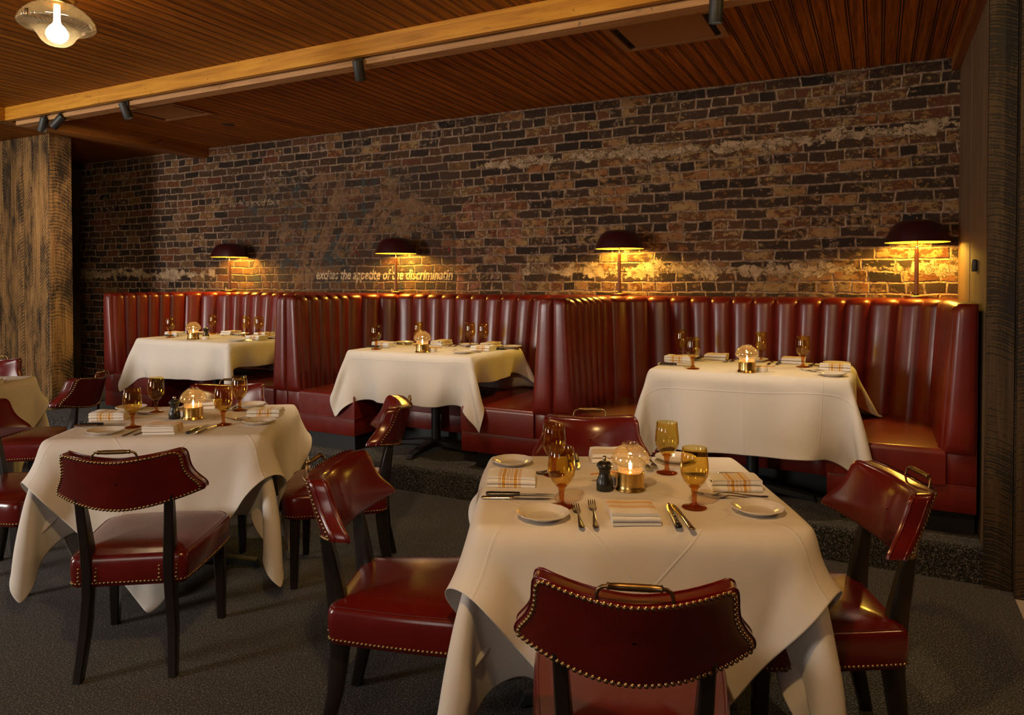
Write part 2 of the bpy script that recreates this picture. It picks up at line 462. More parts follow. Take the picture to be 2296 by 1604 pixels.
def mk_paint(name, col, thr=.5, sc=40, sharp=.08, most=1.0):
    """old sign paint, worn away in flakes"""
    t = NT(name); p = t.pos()
    n = t.math('ADD', t.noise(p, sc, 5, .65), t.math('MULTIPLY_ADD', t.noise(p, 4, 3), .4, -.2))
    f = t.ramp(n, [(thr - sharp, 0.0), (thr + sharp, most)])
    tr = t.n('ShaderNodeBsdfTransparent')
    b = t.bsdf(t.mix(t.noise(p, 15, 4), tuple(v * .6 for v in col), col), .9, 0, .1)
    mx = t.n('ShaderNodeMixShader'); t.l(f, mx.inputs[0]); t.l(tr.outputs[0], mx.inputs[1]); t.l(b, mx.inputs[2])
    M[name] = t.done(mx.outputs[0])

def emissive(name, col, strength):
    t = NT(name); e = t.n('ShaderNodeEmission'); t.set(e.inputs[0], col); e.inputs[1].default_value = strength
    M[name] = t.done(e.outputs[0])

mk_leather('booth_leather', (.138, .0088, .0032), .34, .10, .03)
mk_leather('chair_leather', (.105, .0048, .0035), .24, .35, .10)
mk_nail_brass('antique_brass', (.42, .27, .12), .34)
mk_nail_brass('polished_brass', (.85, .55, .17), .24)
mk_nail_brass('dark_brass', (.30, .19, .08), .36)
simple('dark_wood', (.0105, .0068, .005), .33, var=.3, bump=(40, .1))
simple('black_plinth', (.011, .012, .014), .45)
simple('cast_iron', (.014, .015, .017), .42, bump=(90, .1))
simple('spot_black', (.022, .02, .018), .5)
simple('porcelain', (.72, .66, .57), .16, coat=.3)
simple('steel', (.55, .52, .48), .2, 1)
simple('black_handle', (.012, .011, .011), .28)
simple('pepper_black', (.012, .0105, .0095), .3, var=.2)
simple('olive_wood', (.45, .20, .06), .5, var=.3)
simple('butter', (.75, .55, .22), .5)
simple('tile', (.42, .33, .24), .5, var=.12)
simple('plaster_dark', (.085, .05, .03), .8, var=.2)
simple('hatch_paint', (.34, .165, .055), .6, var=.06)
simple('black_gap', (.004, .003, .003), .8)
simple('shade_red', (.032, .0035, .0048), .36, coat=.15)
simple('shade_gold', (.62, .38, .11), .4, .6)
simple('stem_leather', (.20, .075, .02), .45, var=.4)
simple('cord_black', (.012, .01, .009), .5)
simple('thread', (.10, .012, .010), .7)
mk_thin_glass('amber_bowl', (.965, .865, .53), 1.62, .015)
mk_thin_glass('amber_stem', (.80, .50, .19), 1.6, .02)
mk_thin_glass('clear_globe', (.965, .93, .86), 1.85, .02, .035, (1.0, .85, .6))
mk_thin_glass('ribbed_glass', (.80, .72, .58), 1.55, .06, .035, (.95, .72, .42), 30)
mk_cloth('linen', (.80, .745, .68))
mk_napkin('napkin_cotton')
mk_planks_ceiling('ceiling_boards')
mk_beam('beam_honey', (.32, .115, .008), (.60, .265, .022), (.74, .38, .042), 'X')
mk_beam('beam_brown', (.13, .042, .007), (.26, .095, .018), (.38, .15, .032), 'Y')
mk_beam('track_board', (.30, .14, .05), (.50, .265, .105), (.62, .36, .16), 'X', .5)
mk_barnwood('barnwood', (.08, .038, .012), (.27, .145, .05), (.44, .26, .10), .95)
mk_barnwood('barnwood_plain', (.08, .046, .022), (.16, .098, .05), (.24, .155, .08), .5, -.3)
mk_barnwood('barnwood_shaded', (.03, .017, .007), (.065, .038, .015), (.11, .066, .026), .95)  # darker copy of barnwood, with the dimness at the post put into the colour
mk_carpet('carpet')
mk_brick('brick')
mk_paint('sign_cream', (.60, .44, .27), .42, 36, .10)
mk_paint('sign_faint', (.36, .24, .15), .50, 30, .10)
mk_paint('sign_script', (.36, .20, .11), .47, 34, .14, .5)
mk_paint('sign_red', (.20, .035, .025), .50, 45, .07)
emissive('flame', (1.0, .62, .22), 60)
emissive('bulb', (1.0, .86, .62), 70)
emissive('lens', (1.0, .85, .6), 6)
# ------------------------------------------------------------------ room shell
CEIL = 2.955; WALL_Y = 5.52; STEP_Y = 4.10; STEP_Z = .178; XR = .46; XL = -9.0; RY = -3.6; RX = 3.2
def struct(name, me, mat, parent=None):
    return tag(obj(name, me, mat, parent), kind='structure')
def boxm(*a): return MB().box(*a).mesh(30)

struct('floor', boxm(XL, .575, RY, STEP_Y + .03, -.05, 0), M['carpet'])
struct('floor_tile', boxm(.575, RX, RY, 4.3, -.05, -.004), M['tile'])
pl = [(XL, STEP_Y), (XR, STEP_Y), (XR, WALL_Y), (XL, WALL_Y)]
pf = prism([(STEP_Y, 0), (WALL_Y, 0), (WALL_Y, STEP_Z)] + [(STEP_Y + .03 + .03 * cos(R(a)), STEP_Z - .03 + .03 * sin(R(a))) for a in range(90, 181, 15)], XL, XR)
# prism runs along its own z; turn it so that it lies along X
for v in pf.vertices:
    yy, zz, xx = v.co; v.co = (xx, yy, zz)
pf.flip_normals()
struct('floor_step', pf, M['carpet'])
struct('ceiling', boxm(XL, RX, RY, WALL_Y + .1, CEIL, CEIL + .1), M['ceiling_boards'])
wall = struct('wall_back', boxm(XL, XR + .3, WALL_Y, WALL_Y + .2, 0, CEIL), M['brick'])
struct('wall_rear', boxm(XL, RX, RY - .1, RY, 0, CEIL), M['plaster_dark'])
struct('wall_side', boxm(RX, RX + .1, RY, 4.3, 0, CEIL), M['plaster_dark'])

def board_uv(me):
    """metres across and along every board (8 vertices each)"""
    uv = me.uv_layers.new(name='UVMap'); co = [v.co.copy() for v in me.vertices]
    for p in me.polygons:
        k = p.vertices[0] // 8; ax = 1 if abs(p.normal.x) > .7 else 0
        c = sum(co[8 * k + i][ax] for i in range(8)) / 8
        for li in p.loop_indices:
            q = co[me.loops[li].vertex_index]
            uv.data[li].uv = (q[ax] - c, q.z + 5.7 * k)
    return me
def boards(x0, x1, y0, y1, z0, z1, n, axis, jit, seed, gap=.003):
    """row of upright boards as one clad surface; axis = direction along which they stand in a row"""
    rn = random.Random(seed); m = MB()
    ws = [1 + rn.uniform(-.25, .25) for _ in range(n)]; tot = sum(ws); a = 0.0
    for w in ws:
        b = a + w / tot; d = rn.uniform(0, jit)
        if axis == 'X': m.box(x0 + (x1 - x0) * a + gap / 2, x0 + (x1 - x0) * b - gap / 2, y0 + d, y1, z0, z1)
        elif axis == 'Y': m.box(x0 + d, x1, y0 + (y1 - y0) * a + gap / 2, y0 + (y1 - y0) * b - gap / 2, z0, z1)
        a = b
    return board_uv(m.mesh(30))
# left end wall and the timber clad pier in front of it
struct('wall_left', boards(XL - .05, XL + .0, RY, WALL_Y, 0, CEIL, 60, 'Y', .0, 3), M['barnwood_shaded'])
pier = struct('wall_pier', boxm(-8.9, -7.405, 4.25, 4.43, 0, CEIL - .001), M['black_gap'])
struct('pier_boards_front', boards(-8.92, -7.405, 4.225, 4.25, 0, CEIL - .002, 11, 'X', .004, 5), M['barnwood'], pier)
struct('pier_boards_side', boards(-7.405, -7.38, 4.225, 4.445, 0, CEIL - .002, 1, 'Y', 0, 6), M['barnwood'], pier)
# right post with plain boards on the return beside the booths and rough boards facing the room
post = struct('wall_right', boxm(XR + .02, XR + 1.2, STEP_Y, WALL_Y + .2, 0, CEIL), M['black_gap'])
m = MB(); rn = random.Random(11)
ys = [STEP_Y - .025, 4.33, 4.62, 4.84, 5.06, 5.30, WALL_Y]
for a, b in zip(ys, ys[1:]):
    m.box(XR + rn.uniform(0, .006), XR + .02, a + .002, b - .002, STEP_Z if a > 4.2 else 0, CEIL - .002)
struct('return_boards', board_uv(m.mesh(30)), M['barnwood_plain'], post)
m = MB()
for a, b in ((XR, XR + .112), (XR + .115, XR + .30), (XR + .303, XR + .52), (XR + .523, XR + .75), (XR + .753, XR + 1.0)):
    m.box(a, b, STEP_Y - .03 - (.07 if a > XR + .05 else 0), STEP_Y, 0 if a < XR + .05 else .0, CEIL - .002)
struct('post_boards', board_uv(m.mesh(30)), M['barnwood_shaded'], post)
# beams
bm_ = struct('trim_1', boxm(-6.62, RX, 3.43, 3.468, 2.845, CEIL), M['beam_honey'])
struct('trim_1_back', boxm(-6.60, RX, 3.505, 3.60, 2.816, CEIL), M['track_board'], bm_)
struct('trim_1_channel', boxm(-6.6, RX, 3.468, 3.505, 2.900, CEIL), M['black_gap'], bm_)
struct('trim_2', boxm(-6.82, -6.64, 3.43, WALL_Y, 2.85, CEIL), M['beam_brown'])
struct('trim_3', boxm(-6.82, -6.62, RY, 3.43, 2.845, CEIL), M['beam_honey'])
struct('trim_4', boxm(XR - .045, XR + .09, STEP_Y - .03, WALL_Y, 2.865, CEIL), M['beam_brown'])

# ceiling hatches
def hatch(name, x0, x1, y0, y1, label):
    h = empty(name, ((x0 + x1) / 2, (y0 + y1) / 2, CEIL), 0, label, 'ceiling hatch')
    a = (x1 - x0) / 2; b = (y1 - y0) / 2; w = .035
    m = MB()
    for q in ((-a, a, -b, -b + w), (-a, a, b - w, b), (-a, -a + w, -b + w, b - w), (a - w, a, -b + w, b - w)):
        m.box(q[0], q[1], q[2], q[3], -.02, 0)
    m.build('frame', M['hatch_paint'], h)
    MB().box(-a + w, a - w, -b + w, b - w, -.004, 0).build('shade_gap', M['black_gap'], h)  # black sheet: shade of the gap around the panel, put into the colour
    MB().box(-a + w + .045, a - w - .040, -b + w + .012, b - w - .006, -.016, -.004).build('door_panel', M['hatch_paint'], h)
    return h
hatch('ceiling_hatch', -1.44, -.80, 3.92, 4.39, 'large framed brown hatch in the ceiling behind the honey beam at the right')
hatch('ceiling_hatch', -5.80, -5.17, 3.95, 4.36, 'framed brown hatch in the ceiling at the left near the spotlights')
d = MB().lathe([(0, -.006), (.045, -.006), (.055, 0)], 24).mesh(40)
tag(obj('ceiling_disc', d, M['spot_black'], None, (-5.46, 4.76, CEIL)), 'small dark disc set flush in the ceiling boards near the brick wall', 'ceiling disc')
# small black box on the boards right of the last lamp
y0 = 4.50
tag(obj('wall_box', bevel_box(-.02, 0, -.03, .03, -.032, .032, .004), M['spot_black'], None, (XR, y0, 1.562)), 'small black box on the plain boards above the right booth end', 'wall box')

# ------------------------------------------------------------------ old lettering on the bricks
def text_mesh(s, size, shear=0.0, sx=1.0, bold=.0035):
    cu = bpy.data.curves.new('t', 'FONT'); cu.body = s; cu.size = size; cu.shear = shear
    cu.resolution_u = 3; cu.offset = bold
    to = bpy.data.objects.new('t', cu); COL.objects.link(to)
    dg = bpy.context.evaluated_depsgraph_get()
    me = bpy.data.meshes.new_from_object(to.evaluated_get(dg))
    bpy.data.objects.remove(to); bpy.data.curves.remove(cu)
    w = max(v.co.x for v in me.vertices) - min(v.co.x for v in me.vertices)
    for v in me.vertices: v.co.x *= sx
    return me, w * sx
def letter(s, size, x0, x1, z0, z1, mat, shear=.25, dy=.0012):
    me, w = text_mesh(s, size, shear, 1.0)
    k = (x1 - x0) / w
    x_min = min(v.co.x for v in me.vertices)
    for v in me.vertices:
        f = (v.co.x - x_min) / w
        v.co = ((x0 + f * (x1 - x0)), WALL_Y - dy, z0 + f * (z1 - z0) + v.co.y)
    o = obj('painted_lettering', me, M[mat], wall)
    return tag(o, kind='structure')
letter('excites the appetite of the discriminatin', .135, -5.08, -3.45, 1.500, 1.492, 'sign_cream')
letter('Tons', .13, -3.30, -2.95, 1.50, 1.50, 'sign_faint')
letter('the fine good food', .095, -6.35, -5.55, 2.29, 2.28, 'sign_faint')
letter('R', .16, -4.62, -4.50, 1.72, 1.72, 'sign_red', 0)
letter('m', .13, -3.60, -3.48, 1.74, 1.74, 'sign_red', 0)
# broad brush strokes of the big script word, too worn to read
NSTR = [0]
def stroke(pts, w0, w1, mat='sign_script'):
    NSTR[0] += 1; dy = .0014 + .00025 * NSTR[0]
    n = len(pts); rows = []
    for i, (x, z) in enumerate(pts):
        a = pts[max(i - 1, 0)]; b = pts[min(i + 1, n - 1)]
        dx, dz = b[0] - a[0], b[1] - a[1]; L = math.hypot(dx, dz) or 1
        nx, nz = -dz / L, dx / L; w = w0 + (w1 - w0) * i / (n - 1); w *= .6 + .8 * sin(PI * min(1, .15 + i / (n - 1) * .7))
        rows.append([(x + nx * w, WALL_Y - dy, z + nz * w), (x - nx * w, WALL_Y - dy, z - nz * w)])
    o = obj('painted_stroke', MB().grid(rows).mesh(None), M[mat], wall)
    return tag(o, kind='structure')
def sline(x0, z0, x1, z1, bend=0.0, n=9):
    return [(x0 + (x1 - x0) * i / (n - 1) + bend * sin(PI * i / (n - 1)), z0 + (z1 - z0) * i / (n - 1)) for i in range(n)]
for x0, z0, x1, z1, b, w in ((-4.98, 2.58, -5.34, 1.46, .03, .045), (-4.72, 2.55, -5.22, 1.40, .04, .055), (-5.75, 2.02, -5.95, 1.62, .02, .03),
                             (-5.50, 2.02, -5.72, 1.60, .02, .032), (-4.62, 2.1, -4.86, 1.72, .02, .04), (-4.40, 2.12, -4.66, 1.74, .02, .04),
                             (-4.18, 2.14, -4.42, 1.78, -.03, .04), (-4.10, 2.42, -4.40, 2.10, .05, .04), (-3.86, 2.30, -4.05, 1.90, .03, .045),
                             (-3.70, 2.2, -3.62, 1.95, .05, .03), (-5.92, 1.72, -5.78, 1.42, .03, .025), (-5.60, 1.66, -5.66, 1.45, .0, .02)):
    stroke(sline(x0, z0, x1, z1, b), w, w * .8)
stroke([(-4.45 + .42 * cos(R(a)) , 2.18 + .17 * sin(R(a))) for a in range(20, 175, 12)], .03, .04)
stroke([(-3.95 + .30 * cos(R(a)) , 2.05 + .15 * sin(R(a))) for a in range(-30, 150, 12)], .03, .035)
stroke([(-4.95 + .22 * cos(R(a)) , 2.40 + .12 * sin(R(a))) for a in range(20, 170, 12)], .02, .03)
# ------------------------------------------------------------------ dining chair, local +Y is where the sitter faces
def back_y(u, z):
    return -.337 + 1.72 * u * u - (z - .745) * .30
def back_outline():
    """(u, z) loop of the backrest, counter clockwise from the left tip"""
    L = []
    def seg(pts): L.extend(pts)
    tipz = .684; tipu = .262
    n = 16
    bot = [(-tipu + 2 * tipu * i / n, 0) for i in range(n + 1)]
    bot = [(u, .641 + (tipz - .641) * (abs(u) / tipu) ** 1.7) for u, _ in bot]
    seg(bot)
    def bez(p0, p1, p2, p3, k=9):
        out = []
        for i in range(1, k + 1):
            t = i / k; s = 1 - t
            out.append(tuple(s ** 3 * a + 3 * s * s * t * b + 3 * s * t * t * c + t ** 3 * d for a, b, c, d in zip(p0, p1, p2, p3)))
        return out
    seg(bez((tipu, tipz), (.268, .715), (.222, .735), (.216, .80)))
    seg(bez((.216, .80), (.214, .838), (.213, .852), (.192, .854), 5))
    top = [(.192 - .384 * i / 14) for i in range(1, 14)]
    seg([(u, .834 + .020 * (abs(u) / .192) ** 1.5) for u in top])
    seg([(-.192, .854)])
    l1 = bez((.216, .80), (.214, .838), (.213, .852), (.192, .854), 5)
    seg([(-u, z) for u, z in reversed(l1[:-1])])
    seg([(-.216, .80)])
    l2 = bez((tipu, tipz), (.268, .715), (.222, .735), (.216, .80))
    seg([(-u, z) for u, z in reversed(l2[:-1])])
    return L
BO = back_outline()
def back_ring(scale, dy, inset=0.0):
    cx, cz = 0, .748
    out = []
    for u, z in BO:
        if inset:
            d = math.hypot(u * .8, z - cz) or 1; k = 1 - inset / max(d, .05)
        else: k = scale
        uu, zz = u * k, cz + (z - cz) * k
        out.append((uu, back_y(uu, zz) + dy, zz))
    return out
def chair_backrest():
    rows = []
    for k, dy in ((.02, .0), (.12, 0), (.24, -.0005), (.36, -.001), (.48, -.001), (.6, -.001), (.74, -.001), (.86, -.001), (.95, .0), (.985, .003), (1.0, .010)): rows.append(back_ring(k, dy))
    for dy in (.022, .046): rows.append(back_ring(1.005, dy))
    for k, dy in ((1.0, .058), (.985, .066), (.95, .070), (.90, .0725), (.8, .076), (.7, .0785), (.6, .0805), (.48, .0822), (.36, .083), (.24, .0835), (.12, .0838), (.02, .084)): rows.append(back_ring(k, dy))
    m = MB().grid(rows, close_u=True)
    return m.mesh(50)
def chair_back_nails():
    m = MB(); loop = back_ring(.962, -.0005)
    pts = [Vector(p) for p in loop] + [Vector(loop[0])]
    L = [0]
    for a, b in zip(pts, pts[1:]): L.append(L[-1] + (b - a).length)
    N = int(L[-1] / .0138)
    for k in range(N):
        d = L[-1] * k / N
        i = max(j for j in range(len(L) - 1) if L[j] <= d)
        f = (d - L[i]) / max(1e-6, L[i + 1] - L[i]); p = pts[i].lerp(pts[i + 1], f)
        nx = 2 * 1.72 * p.x
        m.dome(p, (nx, -1, -.30), .0062)
    return m.mesh(60)
def front_edge_nails():
    m = MB()
    # front lower edge
    fr = back_ring(.975, .062)
    idx = [i for i in range(17)]
    q = [Vector(fr[i]) for i in idx]; L = [0]
    for a, b in zip(q, q[1:]): L.append(L[-1] + (b - a).length)
    N = int(L[-1] / .0145)
    for k in range(N + 1):
        d = min(L[-1] * k / N, L[-1] - 1e-6); i = max(j for j in range(len(L) - 1) if L[j] <= d)
        p = q[i].lerp(q[i + 1], (d - L[i]) / (L[i + 1] - L[i]))
        m.dome(p + Vector((0, .001, -.001)), (-2 * 1.72 * p.x, .8, -.7), .0056)
    return m.mesh(60)
def back_welt():
    m = MB()
    for dy, k in ((.012, 1.004), (.056, 1.004)):
        lp = back_ring(k, dy)
        m.tube(lp + lp[:1], .0028, 6, False)
    return m.mesh(60)
def seat_outline(k=1.0, n=72):
    """rounded trapezoid, notched by the two rear legs"""
    pts = []
    fw, rw, fy, ry = .252, .205, .252, -.235
    corners = [(-rw, ry, .03), (rw, ry, .03), (fw, fy, .075), (-fw, fy, .075)]
    raw = []
    for i, (x, y, r) in enumerate(corners):
        px, py, _ = corners[i - 1]; nx, ny, _ = corners[(i + 1) % 4]
        a = Vector((px - x, py - y)).normalized(); b = Vector((nx - x, ny - y)).normalized()
        P0 = Vector((x, y)) + a * r; P2 = Vector((x, y)) + b * r; P1 = Vector((x, y))
        for j in range(8):
            t = j / 7; raw.append(P0 * (1 - t) ** 2 + P1 * 2 * t * (1 - t) + P2 * t * t)
    # bow the front and the sides, resample
    raw2 = []
    for i, p in enumerate(raw):
        q = raw[(i + 1) % len(raw)]; L = (q - p).length; k2 = max(1, int(L / .02))
        for j in range(k2): raw2.append(p.lerp(q, j / k2))
    out = []
    for p in raw2:
        x, y = p
        if y > .2: y += .022 * (1 - (x / .25) ** 2)
        x *= 1 + .05 * max(0, 1 - ((y - .05) / .25) ** 2)
        out.append((x * k, (y - .01) * k + .01))
    return out
def chair_seat():
    prof = [(.97, .338), (.99, .342), (1.0, .352), (1.012, .38), (1.018, .41), (1.012, .436), (.995, .449), (.975, .4535), (.96, .4545),
            (.90, .463), (.78, .473), (.6, .480), (.38, .484), (.15, .486), (.01, .4865)]
    rows = [[(x, y, z) for x, y in seat_outline(k)] for k, z in prof]
    return MB().grid(rows, close_u=True, cap=True).mesh(60)
def seat_nails():
    m = MB(); lp = [Vector((x, y, .354)) for x, y in seat_outline(1.003)]; lp.append(lp[0])
    L = [0]
    for a, b in zip(lp, lp[1:]): L.append(L[-1] + (b - a).length)
    N = int(L[-1] / .0142)
    for k in range(N):
        d = L[-1] * k / N; i = max(j for j in range(len(L) - 1) if L[j] <= d)
        p = lp[i].lerp(lp[i + 1], (d - L[i]) / max(1e-6, L[i + 1] - L[i])); t = (lp[i + 1] - lp[i])
        m.dome(p, (t.y, -t.x, 0), .0056)
    return m.mesh(60)
def leg_nails():
    out = []
    for s in (-1, 1):                                    # short upright rows beside the rear legs
        for x in (.112, .172):
            m = MB()
            for k in range(4):
                m.dome((s * x, -.2375 - .0012 * (3 - k), .367 + .0145 * k), (0, -1, 0), .0056)
            out.append(m.mesh(60))
    return out
def seat_stitch():
    m = MB()
    for k, z in ((.962, .4555),):
        lp = [(x, y, z) for x, y in seat_outline(k)]
        m.tube(lp + lp[:1], .0011, 5, False)
    return m.mesh(60)
def rear_leg(s):
    P = [(.166, -.262, 0), (.156, -.225, .16), (.146, -.212, .30), (.143, -.214, .40), (.147, -.226, .50), (.152, -.243, .60), (.155, -.254, .66), (.156, -.262, .71)]
    return MB().bar([(s * x, y, z) for x, y, z in P], [.015, .017, .0185, .0195, .0185, .017, .016, .015], [.019, .024, .030, .034, .028, .022, .016, .012]).mesh(35)
def front_leg(s):
    return MB().bar([(s * .212, .196, .345), (s * .216, .20, .2), (s * .219, .204, 0)], [.024, .021, .016], [.024, .021, .016]).mesh(35)
def chair_handle():
    m = MB(); y = back_y(0, .84) + .024
    for s in (-1, 1):
        m.tube([(s * .076, y, .818), (s * .076, y - .006, .850), (s * .072, y - .009, .862), (s * .064, y - .011, .868), (s * .05, y - .0115, .8695)], [.0042, .0042, .0044, .0042, .0042], 8)
        m.lathe([(.007, 0), (.008, .002), (.0045, .004)], 10, (s * .076, y, .835))
    m.tube([(-.056, y - .0115, .8695), (-.053, y - .0115, .8695), (-.050, y - .0115, .8695), (-.03, y - .0115, .8695), (.03, y - .0115, .8695), (.05, y - .0115, .8695), (.053, y - .0115, .8695), (.056, y - .0115, .8695)],
           [.0055, .0085, .0066, .0078, .0078, .0066, .0085, .0055], 10)
    return m.mesh(50)
CHM = dict(seat=chair_seat(), backrest=chair_backrest(), bn=chair_back_nails(), fn=front_edge_nails(), ln=leg_nails(), sn=seat_nails(), st=seat_stitch(), bw=back_welt(), h=chair_handle(),
           rl=rear_leg(-1), rr=rear_leg(1), fl=front_leg(-1), fr=front_leg(1))
def make_chair():
    c = empty('dining_chair', (0, 0, 0))
    se = obj('seat', CHM['seat'], M['chair_leather'], c)
    obj('seat_nail_trim', CHM['sn'], M['antique_brass'], se)
    for me in CHM['ln']: obj('leg_nail_row', me, M['antique_brass'], se)
    obj('stitching', CHM['st'], M['thread'], se)
    b = obj('backrest', CHM['backrest'], M['chair_leather'], c)
    obj('back_nail_trim', CHM['bn'], M['antique_brass'], b)
    obj('front_nail_trim', CHM['fn'], M['antique_brass'], b)
    obj('welting', CHM['bw'], M['chair_leather'], b)
    obj('handle', CHM['h'], M['dark_brass'], c)
    for k in ('rl', 'rr', 'fl', 'fr'): obj('leg', CHM[k], M['dark_wood'], c)
    return c
CHAIRS = {  # key: x, y, heading of the sitter
    'A': (-.543, 1.695, 109.2), 'B': (-1.388, 1.980, 21.5), 'C': (-.205, 2.470, 203.0), 'D': (-1.075, 2.835, -67.0),
    'E': (-2.622, 1.885, 125.0), 'G': (-2.455, 2.840, 216.0), 'H': (-3.368, 2.818, -58.4), 'I': (-3.830, 2.015, 20.0),
    'K': (-4.917, 2.776, 214.0), 'J': (-6.144, 2.930, -54.0)}
CH_LABEL = {
    'A': 'red leather chair with studded back to the camera at the nearest table',
    'B': 'red leather chair seen from its side, left of the nearest table',
    'C': 'red leather chair right of the nearest table, before the step and timber post',
    'D': 'red leather chair on the far side of the nearest table, only its backrest showing',
    'E': 'red leather chair with studded back to the camera at the left square table',
    'G': 'red leather chair seen edge on, at the right of the left square table',
    'H': 'red leather chair on the far side of the left square table, behind its goblets',
    'I': 'red leather chair cut by the photo edge, left of the left square table',
    'K': 'red leather chair with handle before the timber pier, studded back turned to us',
    'J': 'red leather chair at the left photo edge, only one top corner showing'}
proto = make_chair()
first = True
for k, (x, y, a) in CHAIRS.items():
    c = proto if first else copy_tree(proto); first = False
    c.location = (x, y, 0); c.rotation_euler = (0, 0, R(a - 90))
    tag(c, CH_LABEL[k], 'chair', 'red leather dining chairs')
# ------------------------------------------------------------------ channel tufted booths; local origin on the step, at the wall
BW = 2.315; BX = [-6.500, -4.186, -1.871]; HW = BW / 2
def side_t(z): return .135 + (.088 - .135) * max(0, min(1, (z - .44) / .72))
def back_t(z): return .345 + (.275 - .345) * max(0, min(1, (z - .44) / .72))
FRONT = -1.30; CR = .40
NS, NA, NBK = 5, 4, 9; PER = 9
def upath(ts, tb):
    """points (x, y, nx, ny, phase) along the inside of the U"""
    x0, x1, yb = -HW + ts, HW - ts, -tb
    out = []
    segs = [('l', NS), ('a', NA), ('b', NBK), ('c', NA), ('r', NS)]
    for nm, nch in segs:
        n = nch * PER
        for i in range(n):
            f = i / n
            if nm == 'l': p = (x0, FRONT + (yb - CR - FRONT) * f, 1, 0)
            elif nm == 'a':
                a = R(180 - 90 * f); p = (x0 + CR + CR * cos(a), yb - CR + CR * sin(a), -cos(a), -sin(a))
            elif nm == 'b': p = (x0 + CR + (x1 - x0 - 2 * CR) * f, yb, 0, -1)
            elif nm == 'c':
                a = R(90 - 90 * f); p = (x1 - CR + CR * cos(a), yb - CR + CR * sin(a), -cos(a), -sin(a))
            else: p = (x1, yb - CR + (FRONT - yb + CR) * f, -1, 0)
            out.append((*p, (i % PER) / PER))
    out.append((x1, FRONT, -1, 0, 0.0))
    return out
def bulge(ph): return (1 - abs(2 * ph - 1) ** 2.6) ** .62
def tufted_back():
    rows = []; Z0, Z1, RR = .40, 1.135, .055
    zs = [Z0, .45, .55, .70, .85, 1.0, 1.08, Z1]
    for z in zs:
        r = []
        for x, y, nx, ny, ph in upath(side_t(z), back_t(z)):
            b = .034 * bulge(ph) * (1 if z < 1.1 else .97)
            r.append((x + nx * b, y + ny * b, z))
        rows.append(r)
    for a in (18, 36, 54, 70, 82, 90):
        r = []
        for x, y, nx, ny, ph in upath(side_t(Z1), back_t(Z1)):
            q = bulge(ph)
            off = .034 * q * cos(R(a)) - .040 * (1 - cos(R(a)))
            z = Z1 + (.036 + .019 * q) * sin(R(a))
            r.append((x + nx * off, y + ny * off, z))
        rows.append(r)
    # flat top out to the wall and the seam with the next booth
    last = upath(side_t(Z1), back_t(Z1)); r = []; r2 = []
    for x, y, nx, ny, ph in last:
        if ny == 0: ex, ey = (-HW if nx > 0 else HW), y
        else:
            ex = x - nx * 2; ey = y - ny * 2
            k = 1.0
            if ny < 0: k = min(k, (0 - y) / (-ny * 2))
            if abs(nx) > 1e-6: k = min(k, (HW - abs(x)) / (abs(nx) * 2)) if (x * -nx) > 0 else k
            ex, ey = x - nx * 2 * k, y - ny * 2 * k
        r.append((ex, min(ey, 0), 1.186)); r2.append((ex, min(ey, 0), 1.10))
    rows.append(r); rows.append(r2)
    return MB().grid(rows).mesh(45)
def end_panel(s):
    """padded front end of the half partition, seam side at x = s*HW"""
    rows = []
    N = 14
    for z, k in ((.425, .35), (.44, .75), (.47, .95), (.55, 1), (.75, 1), (.95, 1), (1.10, 1), (1.145, .95), (1.17, .8), (1.183, .5), (1.187, .15)):
        t = side_t(min(z, 1.14)) + .012
        if z > 1.14: t -= .02 * ((z - 1.14) / .047) ** 2
        r = []
        for i in range(N + 1):
            f = i / N
            b = (1 - abs(2 * f - 1) ** 3.2) ** .5
            x = HW - .0015 - f * t
            y = FRONT - .004 - .030 * b * k + (.0 if f < .5 else .0)
            r.append((s * x, y, z))
        r.append((s * (HW - .0015 - t), FRONT + .05, z)); r.append((s * (HW - .0015), FRONT + .05, z))
        rows.append(r)
    return MB().grid(rows, close_u=True, cap=True).mesh(45)
ST = .135; SD = .555; IN = HW - ST - SD; YB = -(.345 + .50)
def seat_poly(off=0.0, front=FRONT - .02):
    i = IN + off; y = YB - off
    P = [(-HW + ST, front), (-i, front)]
    P += arc(-i + .12, y - .12, .12, 180, 90, 6)
    P += arc(i - .12, y - .12, .12, 90, 0, 6)
    P += [(i, front), (HW - ST, front), (HW - ST, -.35), (-HW + ST, -.35)]
    return P
